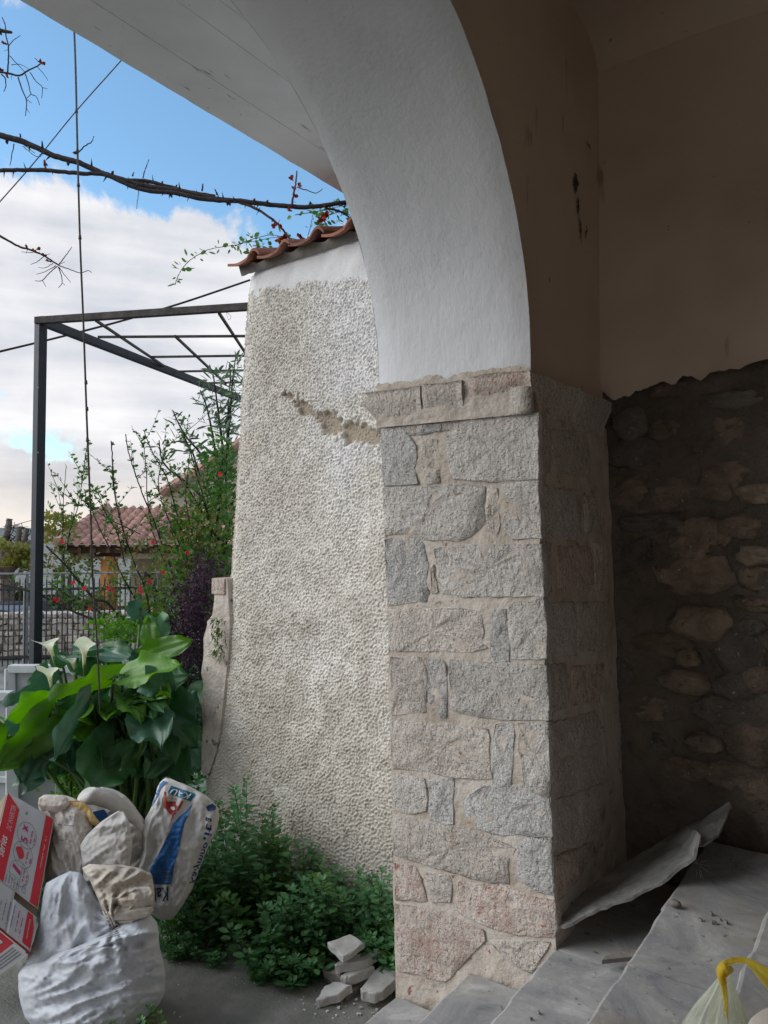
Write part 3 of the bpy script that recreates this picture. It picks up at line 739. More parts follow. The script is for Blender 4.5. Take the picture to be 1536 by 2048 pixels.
traced = [  # zoom of the wall: px = 1180 + x*.4785, py = 700 + y*.4785
 (155, 310, 110, 95, 'grey'), (170, 430, 150, 90, 'grey'), (560, 340, 130, 90, 'brown'), (440, 330, 100, 130, 'brown'), (250, 600, 250, 110, 'brown'),
 (560, 540, 170, 110, 'brown'), (690, 600, 120, 60, 'pale'), (230, 720, 200, 50, 'grey'), (470, 770, 160, 100, 'brown'), (620, 740, 120, 70, 'brown'),
 (400, 830, 120, 80, 'brown'), (210, 860, 120, 100, 'grey'), (430, 940, 240, 120, 'brown'), (690, 860, 120, 60, 'pale'), (690, 950, 110, 80, 'brown'),
 (450, 1145, 170, 100, 'pale'), (700, 1070, 120, 40, 'brown'), (670, 1160, 80, 50, 'grey'), (620, 1260, 150, 140, 'grey'), (280, 1230, 200, 70, 'brown'),
 (400, 1290, 70, 55, 'pale'), (390, 1395, 150, 70, 'pale'), (600, 1410, 120, 80, 'grey'), (700, 1380, 90, 90, 'brown'), (120, 1370, 80, 110, 'grey'),
 (540, 1510, 170, 80, 'grey'), (240, 1500, 120, 90, 'brown'), (465, 1650, 110, 60, 'pale'), (690, 1560, 110, 90, 'brown'), (660, 1660, 160, 130, 'brown'),
 (280, 1650, 90, 60, 'grey'), (120, 1640, 60, 60, 'grey'), (600, 1790, 180, 90, 'brown'), (390, 1760, 150, 70, 'brown'), (240, 1860, 190, 80, 'grey'), (700, 1860, 130, 80, 'brown'),
 (330, 160, 140, 45, 'brown'), (590, 200, 180, 60, 'grey'), (310, 330, 90, 60, 'brown'), (690, 440, 100, 80, 'brown')]
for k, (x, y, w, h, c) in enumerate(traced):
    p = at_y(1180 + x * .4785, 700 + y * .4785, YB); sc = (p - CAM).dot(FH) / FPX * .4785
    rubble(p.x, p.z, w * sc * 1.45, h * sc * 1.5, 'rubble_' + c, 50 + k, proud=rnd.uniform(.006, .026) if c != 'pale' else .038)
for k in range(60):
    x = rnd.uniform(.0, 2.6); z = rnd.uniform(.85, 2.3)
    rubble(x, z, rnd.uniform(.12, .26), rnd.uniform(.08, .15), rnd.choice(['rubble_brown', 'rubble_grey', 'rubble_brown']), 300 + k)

# ================================================================ ROUGHCAST GARDEN WALL
gwall = empty('roughcast_wall', (-2.2, YB, 0), 'tall white roughcast garden wall with a tile coping, standing beyond the pillar', 'wall')
WTOP0 = at_y(500, 545, YB).z; WTOP1 = at_y(705, 480, YB).z
el_px = [(490, 548), (483, 600), (476, 700), (470, 800), (463, 900), (459, 1000), (452, 1100), (447, 1165), (446, 1240), (440, 1300), (433, 1370), (428, 1440), (418, 1495), (403, 1545), (398, 1600), (397, 1640), (391, 1760)]
elw = [at_y(u, v, YB) for u, v in el_px]
XRW = -1.42
nzg, nxg = 760, 400
zs = np.linspace(0.0, 1.0, nzg)
lx = np.interp(zs * WTOP0, [p.z for p in elw][::-1], [p.x for p in elw][::-1])
rng = np.random.default_rng(5)
def band(shape, lo, hi, seed):
    r_ = np.random.default_rng(seed); a = np.fft.rfft2(r_.standard_normal(shape))
    fy = np.fft.fftfreq(shape[0])[:, None]; fx = np.fft.rfftfreq(shape[1])[None, :]
    f = np.sqrt(fx ** 2 + fy ** 2); flt = np.exp(-((np.log(np.maximum(f, 1e-6)) - np.log((lo * hi) ** .5)) ** 2) / (2 * (np.log(hi / lo) / 2) ** 2))
    o = np.fft.irfft2(a * flt, shape); return o / o.std()
shp = (nzg, nxg)
lump = band(shp, 1 / 6.4, 1 / 3.0, 1); lump2 = band(shp, 1 / 18, 1 / 8, 2); big = band(shp, 1 / 160, 1 / 60, 3); mid = band(shp, 1 / 60, 1 / 22, 4)
T, S_ = np.meshgrid(zs, np.linspace(0, 1, nxg), indexing='ij')
Xg = lx[:, None] + S_ * (XRW - lx[:, None])
wt = WTOP0 + (Xg - Xg[-1, 0]) * (WTOP1 - WTOP0) / (at_y(705, 480, YB).x - at_y(500, 545, YB).x)
Zg = T * wt
def pdist(poly):
    D = np.full(shp, 9.0)
    for (a, b) in zip(poly, poly[1:]):
        ax, az, bx, bz = a.x, a.z, b.x, b.z; dx, dz = bx - ax, bz - az
        t = np.clip(((Xg - ax) * dx + (Zg - az) * dz) / (dx * dx + dz * dz), 0, 1)
        D = np.minimum(D, np.hypot(Xg - ax - t * dx, Zg - az - t * dz))
    return D
def sst(x, a, b): t = np.clip((x - a) / (b - a), 0, 1); return t * t * (3 - 2 * t)
dsc = pdist([at_y(u, v, YB) for u, v in [(575, 792), (610, 815), (645, 842), (690, 862), (730, 872), (775, 868), (800, 860)]])
scw = np.interp(Xg, [at_y(575, 800, YB).x, at_y(650, 800, YB).x, at_y(740, 800, YB).x], [.014, .040, .056]) 
scar = 1 - sst(dsc + .012 * mid + .006 * lump2, scw * .55, scw * 1.25)
# smooth plaster band under the coping
bz = wt - np.interp(Xg, [at_y(500, 545, YB).x, at_y(720, 545, YB).x], [.10, .185]) + .004 * mid + .010 * big + .004 * lump2
smooth_ = sst(Zg, bz - .012, bz + .010)
lumps = np.maximum(lump, -1.2) + .22 * lump2
amp = .0028 * (1 - .97 * smooth_) * (1 - .45 * scar)
Yg = YB - amp * lumps - .0022 * big - .0008 * mid + .020 * scar - .002 * smooth_
leftd = Xg - lx[:, None]
Yg += .028 * np.exp(-(leftd / .04) ** 2) + .02 * np.exp(-(leftd / .12) ** 2)      # rounded corner
Zs = Zg.copy()
cols = dict()
xq = (Xg - lx[:, None]) / (XRW - lx[:, None])
dirt = sst(.55 - xq * 1.0 + .07 * big + .05 * mid + .18 * (1 - T) + .03 * lump2, .05, .9) * (1 - smooth_ * .75)
dirt = np.clip(dirt * .62 + .75 * sst(.50 - T + .05 * mid + .05 * big, 0, .40), 0, .92)
clean = np.clip(np.maximum(smooth_ * .85, sst(T + .06 * big, .62, .8) * sst(xq, .25, .5) * .7), 0, 1) * (1 - scar)
spots = ((lump < -2.05) & (smooth_ < .4)).astype(float) * .6 + ((np.abs(Zg - bz) < .005) & (lump2 > 1.1)).astype(float) * .5  # recess shade as colour: deepest hollows and band edge darkened
o = None
me = bpy.data.meshes.new('render_coat')
vv = np.stack([Xg, Yg, Zs], -1).reshape(-1, 3)
idx = np.arange(nzg * nxg).reshape(shp)
ff = np.stack([idx[:-1, :-1], idx[:-1, 1:], idx[1:, 1:], idx[1:, :-1]], -1).reshape(-1, 4)
me.vertices.add(len(vv)); me.vertices.foreach_set('co', vv.astype(np.float32).ravel())
me.loops.add(ff.size); me.loops.foreach_set('vertex_index', ff.astype(np.int32).ravel())
me.polygons.add(len(ff)); me.polygons.foreach_set('loop_start', np.arange(0, ff.size, 4, dtype=np.int32))
me.update(calc_edges=True)
for nme, arr in (('dirt', dirt), ('scar', scar * .9), ('clean', clean), ('pit_shade', np.clip(spots, 0, 1))):
    at = me.attributes.new(nme, 'FLOAT', 'POINT'); at.data.foreach_set('value', arr.astype(np.float32).ravel())
me.materials.append(M_['roughcast']); me.shade_smooth()
o = bpy.data.objects.new('render_coat', me); COL.objects.link(o); o.parent = gwall; o.matrix_parent_inverse = gwall.matrix_basis.inverted()
# wall body behind the coat
g = Geo(); V = []
for k in range(24):
    z = WTOP0 * k / 23; x = float(np.interp(z, [p.z for p in elw][::-1], [p.x for p in elw][::-1]))
    V += [(x + .03, YB + .085, z), (x + .03, YB + .30, z), (XRW, YB + .30, z + .0), (XRW, YB + .05, z)]
F = [(k * 4 + i, k * 4 + (i + 1) % 4, (k + 1) * 4 + (i + 1) % 4, (k + 1) * 4 + i) for k in range(23) for i in range(4)] + [tuple(92 + i for i in range(4))]
g.add(V, F); g.build('wall_body', M_['dirty_plaster'], gwall)
# ragged end pier of bare plaster low on the left
pp = [(428, 1157), (458, 1157), (464, 1240), (462, 1300), (452, 1380), (444, 1440), (434, 1500), (418, 1545), (404, 1552), (400, 1540), (400, 1500), (403, 1450), (401, 1405), (404, 1370), (399, 1345), (404, 1310), (404, 1276), (412, 1250), (411, 1243), (425, 1230), (428, 1200)]
def prism(pts, th, dirv):
    n = len(pts); return [p for p in pts] + [p + dirv * th for p in pts], [tuple(range(n)), tuple(range(n, 2 * n))[::-1]] + [(i, (i + 1) % n, n + (i + 1) % n, n + i) for i in range(n)]
g = Geo(); Yp = YB + .006
pts = [at_y(u, v, Yp) for u, v in pp]
c0 = [p + Vector((0, .03 + .01 * mn(p.x, 1, p.z, 9), 0)) for p in pts]; ins = []
n = len(pts); cen = sum(pts, Vector()) / n
V = c0[:]; F = []
for i, p in enumerate(pts):
    q = p.lerp(Vector((cen.x + .02, Yp, p.z)), .12); V.append(q + Vector((0, .008 * mn(p.x, 4, p.z, 14), 0)))
for i in range(n): V.append(pts[i] + Vector((.004, .26, 0)))
for i in range(n):
    j = (i + 1) % n; F.append((i, j, n + j, n + i)); F.append((i, 2 * n + i, 2 * n + j, j))
F.append(tuple(range(n, 2 * n))); g.add(V, F); g.build('end_pier', M_['dirty_plaster'], gwall)
g = Geo(); t0 = at_y(427, 1155, Yp); t1 = at_y(450, 1155, Yp)
g.box(((t0.x + t1.x) / 2, Yp + .10, t0.z - .045), (t1.x - t0.x + .012, .22, .085)); bevel(g.build('brick_cap', M_['granite_red'], gwall), .006)
# coping tiles
slope = (WTOP1 - WTOP0) / (at_y(705, 480, YB).x - at_y(500, 545, YB).x)
g = Geo(); xa = elw[0].x - .01
V = []
for i in range(60):
    x = xa + 1.45 * i / 59; z = WTOP0 + (x - elw[0].x) * slope
    k = .018 * mn(x, 3, 0, 16) + .012 * math.sin((x - xa) / .20 * 2 * math.pi)
    V += [(x, YB - .015 + .008 * mn(x, 0, 0, 30), z - .015 + .004 * mn(x, 0, 3, 40)), (x, YB - .035, z + .030 + k), (x, YB + .28, z + .10)]
g.add(V, [(i * 3 + k, (i + 1) * 3 + k, (i + 1) * 3 + k + 1, i * 3 + k + 1) for i in range(59) for k in range(2)]); g.build('coping_mortar', M_['riser'], gwall, smooth=True)
def coping_tile(x0, wd, seed):
    r = random.Random(seed); g = Geo(); n = 18; V = []; lift = r.uniform(-.006, .006)
    rows = [(-.075, 0), (0.02, .030), (.16, .075), (.34, .135)]
    for th in (0, -.014):
        for (yy, zz_) in rows:
            for i in range(n + 1):
                t = i / n; x = x0 + wd * t
                # S-shaped pantile: shallow pan, then a roll
                z = WTOP0 + (x - elw[0].x) * slope + .028 + (.010 - .012 * math.sin(math.pi * min(t / .62, 1)) if t < .62 else .010 + .038 * math.sin(math.pi * (t - .62) / .40))
                V.append((x, YB + yy, z + zz_ + th + lift))
    m = n + 1; F = []
    for k in range(3):
        for i in range(n): a = k * m + i; F.append((a, a + 1, a + m + 1, a + m)); b = a + 4 * m; F.append((b, b + m, b + m + 1, b + 1))
    for i in range(n): F.append((i, 4 * m + i, 4 * m + i + 1, i + 1))
    for k in range(3): F.append((k * m, (k + 1) * m, (k + 5) * m, (k + 4) * m)); F.append((k * m + n, (k + 4) * m + n, (k + 5) * m + n, (k + 1) * m + n))
    g.add(V, F); return g.build('coping_tile', M_['terracotta'], gwall, smooth=False)
tw = .205
for k in range(7): coping_tile(elw[0].x - .05 + k * tw, tw + .012, k)
# ================================================================ SMALL THINGS ON THE STAIR
# bent grey sheet leaning in the dark corner
low_ = [at_y(1105, 1858, 2.205) + Vector((0, 0, .012)), at_y(1128, 1852, 2.21), at_y(1200, 1817, 2.28), at_y(1260, 1792, 2.33), at_y(1320, 1764, 2.38), at_y(1386, 1713, 2.45), at_y(1399, 1668, 2.50), at_y(1402, 1692, 2.56), at_y(1436, 1668, 2.64), at_y(1463, 1614, 2.79)]
top_ = [at_y(1118, 1838, 2.24), at_y(1150, 1800, 2.36), at_y(1190, 1765, 2.50), at_y(1235, 1735, 2.62), at_y(1290, 1700, 2.72), at_y(1340, 1672, 2.78), at_y(1370, 1652, 2.80), at_y(1400, 1640, 2.80), at_y(1430, 1622, 2.81), at_y(1458, 1603, 2.81)]
lo = [a.lerp(b, k / 5) for a, b in zip(low_, low_[1:]) for k in range(5)] + [low_[-1]]
tp = [a.lerp(b, k / 5) for a, b in zip(top_, top_[1:]) for k in range(5)] + [top_[-1]]
V = []; nr = 9
for i in range(len(lo)):
    for k in range(nr + 1):
        t = k / nr; p = lo[i].lerp(tp[i], t); p = p + Vector((0, -.2, 1)).normalized() * (.004 * math.sin(math.pi * min(t * 2.2, 1)) * min(1, i / 8) + .004 * mn(p.x, p.y, p.z, 11) + .003 * mn(p.x, p.y, p.z, 37)) + Vector((1, -1, 0)) * (.006 * mn(p.x, p.y, 7, 30) if k == 0 else 0)
        V.append(p)
g = Geo(); g.add(V, [(i * (nr + 1) + k, (i + 1) * (nr + 1) + k, (i + 1) * (nr + 1) + k + 1, i * (nr + 1) + k + 1) for i in range(len(lo) - 1) for k in range(nr)])
o = tag(g.build('bent_sheet', M_['sheet'], smooth=False), 'torn bent grey sheet leaning in the dark corner between pillar and steps', 'sheet')
m = o.modifiers.new('thick', 'SOLIDIFY'); m.thickness = .009; m.offset = -1
# dry straw tuft caught on the sheet
g = Geo(); c = at_y(1396, 1728, 2.50)
for k in range(16):
    d = Vector((rnd.uniform(-1, 1), rnd.uniform(-1, .6), rnd.uniform(-.5, 1))).normalized(); g.tube([c, c + d * .02, c + d * .045 + Vector((0, 0, -.006))], [.0012, .001, .0005], 3)
tag(g.build('straw_tuft', M_['riser']), 'dry straw tuft caught under the torn end of the grey sheet', 'straw')
# small dark pebble
def pebble(name, c, size, mat, seed, label, cat):
    r = random.Random(seed); g = Geo(); V = []; n = 10
    for j in range(1, 6):
        for k in range(n):
            a = 2 * math.pi * k / n; b = math.pi * j / 6
            q = 1 + .18 * mn(math.cos(a) * math.sin(b), math.sin(a) * math.sin(b), math.cos(b) + seed, 2.2)
            V.append(Vector((math.cos(a) * math.sin(b) * size[0] * q, math.sin(a) * math.sin(b) * size[1] * q, math.cos(b) * size[2] * q)) + c)
    V += [c + Vector((0, 0, size[2])), c - Vector((0, 0, size[2]))]
    F = [(j * n + k, (j + 1) * n + k, (j + 1) * n + (k + 1) % n, j * n + (k + 1) % n) for j in range(4) for k in range(n)]
    F += [(5 * n, k, (k + 1) % n) for k in range(n)] + [(5 * n + 1, 4 * n + (k + 1) % n, 4 * n + k) for k in range(n)]
    g.add(V, F); return tag(g.build(name, M_[mat], smooth=True), label, cat)
pebble('pebble', at_z(1350, 1809, .755 + .008) + Vector((0, 0, .003)), (.018, .012, .011), 'riser', 3, 'small dark pebble lying on the marble tread below the torn sheet', 'pebble')
# stub of slate under the third step edge
g = Geo(); a = at_z(1206, 1925, .60); b = at_z(1232, 1905, .60)
g.add(*prism([a + Vector((0, -.01, 0)), b + Vector((.05, -.02, 0)), b + Vector((.06, .05, .0)), a + Vector((.0, .015, 0))], .012, Vector((.1, 0, 1)).normalized()))
tag(g.build('slate_shard', M_['riser']), 'small dark slate shard wedged against the riser of a step', 'shard')

# knotted plastic bag with a yellow handle, lower right
bag = empty('plastic_bag', at_z(1440, 2090, .755), 'translucent pale carrier bag knotted with its yellow handle, on the steps', 'plastic bag')
KN = at_d(1450, 1945, 1.35)
def drape(kpx, hem, name, mat, nf, seed, amp=.010):
    r = random.Random(seed); n = 70; m = 22; V = []
    for j in range(m + 1):
        t = j / m
        for i in range(n):
            a = 2 * math.pi * i / n
            rx = .006 + hem[0] * t ** .95; ry = .006 + hem[1] * t ** .95
            fold = 1 + (.20 * math.sin(a * nf + 3 * t + seed) + .13 * math.sin(a * (nf * 2 + 1) + 1.3 * seed - 4 * t)) * (1 - .3 * t)
            p = KN + RH * (math.cos(a) * rx * fold + hem[2] * t) - FH * (math.sin(a) * ry * fold) - UP * (hem[3] * t + .004)
            p += RH * amp * mn(p.x, p.y, p.z, 14) * t * 2
            V.append(p)
    g = Geo(); g.add(V, [(j * n + i, j * n + (i + 1) % n, (j + 1) * n + (i + 1) % n, (j + 1) * n + i) for j in range(m) for i in range(n)])
    return g.build(name, mat, bag, smooth=True)
drape(KN, (.085, .07, -.028, .20), 'bag_film', M_['bag_clear'], 9, 2)
drape(KN, (.040, .03, .010, .15), 'inner_fold', M_['bag_clear'], 6, 5)
g = Geo()
kn_path = [at_d(1448, 1962, 1.335), at_d(1441, 1945, 1.325), at_d(1448, 1930, 1.33), at_d(1460, 1922, 1.34), at_d(1475, 1918, 1.35), at_d(1496, 1922, 1.36), at_d(1515, 1936, 1.37), at_d(1545, 1962, 1.38), at_d(1590, 2000, 1.39)]
def ribbon(path, widths, th, name, mat, parent):
    P = catmull(path, 6); n = len(P); V = []; F = []
    for i, p in enumerate(P):
        t = (P[min(i + 1, n - 1)] - P[max(i - 1, 0)]).normalized(); s = t.cross(FH).normalized()
        q = i / (n - 1) * (len(widths) - 1); a = int(min(q, len(widths) - 2)); w = widths[a] + (widths[a + 1] - widths[a]) * (q - a)
        for k in range(7):
            x = (k / 6 - .5) * w; V.append(p + s * x + FH * (.004 * math.cos(k * 1.9 + i * .15) + th * (1 - (2 * k / 6 - 1) ** 2)))
    F = [(i * 7 + k, i * 7 + k + 1, (i + 1) * 7 + k + 1, (i + 1) * 7 + k) for i in range(n - 1) for k in range(6)]
    g = Geo(); g.add(V, F); o = g.build(name, mat, parent, smooth=True); mm = o.modifiers.new('t', 'SOLIDIFY'); mm.thickness = .0012; return o
ribbon(kn_path, [.009, .010, .010, .009, .011, .013, .018, .030, .045], -.004, 'handle', M_['bag_yellow'], bag)
ribbon([at_d(1452, 1932, 1.325), at_d(1444, 1950, 1.318), at_d(1447, 1972, 1.322), at_d(1449, 1998, 1.33), at_d(1450, 2030, 1.335)], [.013, .012, .009, .006, .003], -.006, 'handle_end', M_['bag_yellow'], bag)
g = Geo(); g.tube([at_d(1440, 1936, 1.325), at_d(1452, 1944, 1.315), at_d(1462, 1938, 1.325)], [.005, .0075, .005], 8); g.build('knot', M_['bag_yellow'], bag, smooth=True)
# second bag corner at the very edge
g = Geo(); V = []; n = 14
for j in range(9):
    for i in range(n + 1):
        a = math.pi * i / n; t = j / 8
        c = at_d(1575, 2075, 1.25); V.append(c + RH * (-math.cos(a) * .075 * math.cos(t * 1.4)) + UP * (math.sin(t * 1.4) * .062 - .01) - FH * (math.sin(a) * .05 * math.cos(t * 1.4)) + RH * .004 * mn(i, j, 0, .5))
g.add(V, [(j * (n + 1) + i, j * (n + 1) + i + 1, (j + 1) * (n + 1) + i + 1, (j + 1) * (n + 1) + i) for j in range(8) for i in range(n)])
tag(g.build('filled_bag', M_['sack_beige'], smooth=True), 'yellowish filled bag just entering the picture at the lower right corner', 'bag')

# ================================================================ YARD: SACKS, BOX, OFFCUTS
class Puff:
    """closed pillow-like bag; rows = (v, left u, right u) of its outline at distance d0"""
    def __init__(s, rows, d0, bulge, seed, folds=.02, n=64, m=48, lean=0.0, dir_=(1, .35), creases=(), p=2):
        s.p = p
        s.rows = rows; s.d0 = d0; s.b = bulge; s.seed = seed; s.folds = folds; s.lean = lean; s.dir = dir_; s.creases = creases
        s.v0 = rows[0][0]; s.v1 = rows[-1][0]; s.n = n; s.m = m
    def ext(s, v):
        vs = [r[0] for r in s.rows]
        return float(np.interp(v, vs, [r[1] for r in s.rows])), float(np.interp(v, vs, [r[2] for r in s.rows]))
    def depth(s, u, v, sgn=1, k=0):
        l, r = s.ext(v); w = max(r - l, 1e-3); q = min(max((u - l) / w * 2 - 1, -1), 1); e = math.sqrt(max(0, 1 - abs(q) ** s.p)) ** .8
        tv = min((v - s.v0) / 40, (s.v1 - v) / 30, 1); tv = max(tv, 0) ** .5
        x, y = u / 100, v / 100; dx, dy = s.dir
        a = x * dx + y * dy; b = -x * dy + y * dx
        f = mnoise.noise(Vector((a * 3.2, b * 1.1, s.seed))); f2 = mnoise.noise(Vector((a * 8, b * 3, s.seed + 5))); f3 = mnoise.noise(Vector((x * 15, y * 15, s.seed + 9)))
        rid = 1.5 * (.35 - abs(f) * 1.5) + .55 * (.35 - abs(f2) * 1.4) + .5 * mnoise.noise(Vector((x * 1.8, y * 1.8, s.seed + 3)))
        for (cu, cv, rad) in s.creases:                      # gathers radiating from a tie
            rr = math.hypot(u - cu, v - cv); an = math.atan2(v - cv, u - cu)
            rid += .9 * math.sin(an * 11 + 1.5 * f) * math.exp(-rr / rad)
        return s.d0 + s.lean * (v - s.v0) / 100 - sgn * e * tv * s.b + sgn * (-1) * (rid * s.folds + f3 * s.folds * .25) * min(e * 1.5, 1) * tv
    def front(s, u, v, lift=0.0): return at_d(u, v, s.depth(u, v) - lift)
    def build(s, name, mat, parent):
        g = Geo(); V = []; n, m = s.n, s.m
        for sgn in (1, -1):
            for j in range(m + 1):
                v = s.v0 + (s.v1 - s.v0) * (j / m); l, r = s.ext(v); r_ = r - l
                ed = 1.2 * mnoise.noise(Vector((v / 11, s.seed, 1))) ; l += ed; r += 1.2 * mnoise.noise(Vector((v / 11, s.seed, 8)))
                for i in range(n + 1):
                    q = -math.cos(math.pi * i / n); u = (l + r) / 2 + q * (r - l) / 2
                    V.append(at_d(u, v, s.depth(u, v, sgn)))
        M1 = (n + 1) * (m + 1); F = []
        for j in range(m):
            for i in range(n): a = j * (n + 1) + i; F.append((a, a + 1, a + n + 2, a + n + 1)); F.append((M1 + a, M1 + a + n + 1, M1 + a + n + 2, M1 + a + 1))
            a = j * (n + 1); F.append((a, a + n + 1, M1 + a + n + 1, M1 + a)); a += n; F.append((a, M1 + a, M1 + a + n + 1, a + n + 1))
        for i in range(n): F.append((i, M1 + i, M1 + i + 1, i + 1)); a = m * (n + 1) + i; F.append((a, a + 1, M1 + a + 1, M1 + a))
        g.add(V, F); return g.build(name, mat, parent, smooth=True)
def subdiv_poly(pts2, cell):
    """fill a 2-D polygon with a grid clipped to it (simple scan fill) -> verts2, faces"""
    ys = [p[1] for p in pts2]; y0, y1 = min(ys), max(ys); rows = max(2, int((y1 - y0) / cell)); V = []; F = []; prev = None
    n = len(pts2)
    def xs_at(y):
        xs = []
        for i in range(n):
            (xa, ya), (xb, yb) = pts2[i], pts2[(i + 1) % n]
            if (ya <= y < yb) or (yb <= y < ya): xs.append(xa + (y - ya) / (yb - ya) * (xb - xa))
        return sorted(xs)
    for k in range(rows):
        ya = y0 + (y1 - y0) * k / rows + 1e-4; yb = y0 + (y1 - y0) * (k + 1) / rows - 1e-4
        A, B = xs_at(ya), xs_at(yb)
        if len(A) != len(B): continue
        for q in range(0, len(A) - 1, 2):
            c = max(1, int(max(A[q + 1] - A[q], B[q + 1] - B[q]) / cell)); o = len(V)
            for i in range(c + 1): V.append((A[q] + (A[q + 1] - A[q]) * i / c, ya))
            for i in range(c + 1): V.append((B[q] + (B[q + 1] - B[q]) * i / c, yb))
            for i in range(c): F.append((o + i, o + i + 1, o + c + 2 + i, o + c + 1 + i))
    return V, F
def decal(polys, mapf, name, mat, parent, cell=4):
    g = Geo()
    for poly in polys:
        V, F = subdiv_poly(poly, cell); g.add([mapf(*p) for p in V], F)
    return g.build(name, mat, parent, smooth=True)
FONTCACHE = {}
def text_mesh(s, shear=0.0):
    """flat triangulated lettering in a unit-height box"""
    c = bpy.data.curves.new('t', 'FONT'); c.body = s; c.size = 1; c.resolution_u = 3; c.shear = shear; c.offset = .012
    o = bpy.data.objects.new('t', c); COL.objects.link(o)
    dg = bpy.context.evaluated_depsgraph_get(); me = o.evaluated_get(dg).to_mesh()
    V = [tuple(v.co[:2]) for v in me.vertices]; F = [tuple(p.vertices) for p in me.polygons]
    o.evaluated_get(dg).to_mesh_clear(); bpy.data.objects.remove(o); bpy.data.curves.remove(c)
    return V, F
def text_decal(s, org, xax, yax, mapf, name, mat, parent, shear=0.0):
    """org/xax/yax in the 2-D space that mapf takes; xax = whole string, yax = cap height"""
    V, F = text_mesh(s, shear); x1 = max(v[0] for v in V); x0 = min(v[0] for v in V); y0 = min(v[1] for v in V); h = max(v[1] for v in V) - y0
    P = [mapf(org[0] + (x - x0) / (x1 - x0) * xax[0] + (y - y0) / h * yax[0], org[1] + (x - x0) / (x1 - x0) * xax[1] + (y - y0) / h * yax[1]) for x, y in V]
    g = Geo(); g.add(P, F); return g.build(name, mat, parent)
def Z(ox, oy, sc, pts): return [(ox + x * sc, oy + y * sc) for x, y in pts]

# big white woven sack in front
sack = empty('woven_sack', at_z(185, 2060, 0), 'big full white woven plastic sack tied at its neck, frontmost of the rubbish pile', 'sack')
body = Puff([(1827, 276, 300), (1845, 245, 314), (1865, 210, 318), (1885, 165, 318), (1905, 100, 322), (1927, 46, 328), (1950, 36, 331), (1985, 37, 330), (2010, 42, 318), (2035, 50, 292), (2065, 75, 255), (2088, 110, 215)], 2.88, .20, 3, .026, 96, 72, dir_=(.35, 1), creases=((222, 1848, 42),))
body.build('sack_body', M_['sack_white'], sack)
flap = Puff([(1742, 140, 158), (1752, 118, 166), (1766, 92, 174), (1790, 86, 190), (1820, 82, 216), (1850, 76, 232), (1880, 68, 236), (1905, 58, 215), (1930, 50, 150)], 2.86, .06, 7, .016, 64, 56, lean=-.03, dir_=(1, .3), creases=((228, 1845, 40),))
flap.build('sack_flap', M_['sack_white'], sack)
neck = Puff([(1728, 178, 232), (1736, 164, 280), (1748, 170, 303), (1762, 180, 306), (1780, 188, 309), (1800, 196, 309), (1820, 204, 305), (1840, 208, 292), (1860, 214, 262)], 2.83, .085, 11, .034, 64, 56, dir_=(.6, 1), creases=((222, 1838, 36),))
neck.build('sack_neck', M_['sack_beige'], sack)
mouth = Puff([(1772, 262, 300), (1785, 242, 308), (1800, 232, 310), (1812, 236, 306), (1822, 250, 296)], 2.76, .05, 15, .018, 40, 30, dir_=(1, -.8)); mouth.build('sack_mouth', M_['sack_beige'], sack)
roll = Puff([(1812, 236, 304), (1820, 218, 308), (1832, 214, 300), (1840, 228, 268)], 2.75, .035, 19, .012, 40, 24, dir_=(.2, 1)); roll.build('sack_hem', M_['sack_beige'], sack)
tieg = Geo(); c = neck.front(222, 1843, .03)
for k in range(3):
    tieg.tube([neck.front(206 + k * 8, 1822 + 3 * k, .012), neck.front(213 + k * 7, 1836 + 3 * k, .02), neck.front(220 + k * 6, 1852 + 2 * k, .012)], .004, 5)
tieg.build('tie_cord', M_['sack_beige'], sack, smooth=True)

# cream bag with blue print
cb = empty('cream_bag', at_d(125, 1720, 3.25) * 1, 'crumpled cream plastic bag with faint blue print, beside the red box', 'bag')
cb.location = at_z(120, 1960, 0)
pf = Puff([(1589, 96, 128), (1597, 80, 150), (1606, 76, 165), (1620, 78, 178), (1640, 92, 184), (1665, 98, 184), (1700, 96, 172), (1740, 90, 168), (1790, 88, 160)], 3.12, .07, 23, .024, 64, 56, p=4, lean=-.05, dir_=(1, -.25)); pf.build('bag_body', M_['paper_cream'], cb)
top2 = Puff([(1589, 88, 124), (1596, 78, 136), (1608, 76, 140), (1620, 82, 132), (1628, 90, 120)], 3.05, .04, 25, .012, 36, 24); top2.build('folded_top', M_['paper_cream'], cb)
f = lambda u, v: pf.front(u, v, .004)
for (u0, v0, u1, v1, h) in [(124, 1620, 150, 1626, 1.1), (126, 1630, 148, 1634, .9), (104, 1646, 152, 1652, 1.6), (106, 1678, 145, 1682, 1.4)]:
    segs = []; k = 0; L_ = max(1, int((u1 - u0) / 4))
    for i in range(L_):
        if rnd.random() < .25: continue
        a = i / L_; b = (i + .8) / L_; ua, ub = u0 + (u1 - u0) * a, u0 + (u1 - u0) * b; va = v0 + (v1 - v0) * a
        segs.append([(ua, va), (ub, va + .3), (ub, va + h + .5), (ua, va + h)])
    decal(segs, f, 'blue_print_line', M_['print_blue'], cb, 1.5)['kind'] = 'stuff'
lin = Puff([(1602, 138, 158), (1608, 130, 172), (1620, 140, 182), (1632, 160, 190), (1645, 178, 198), (1652, 188, 198)], 3.06, .03, 27, .014, 36, 24); 
lin.build('torn_lining', M_['lining'], cb)

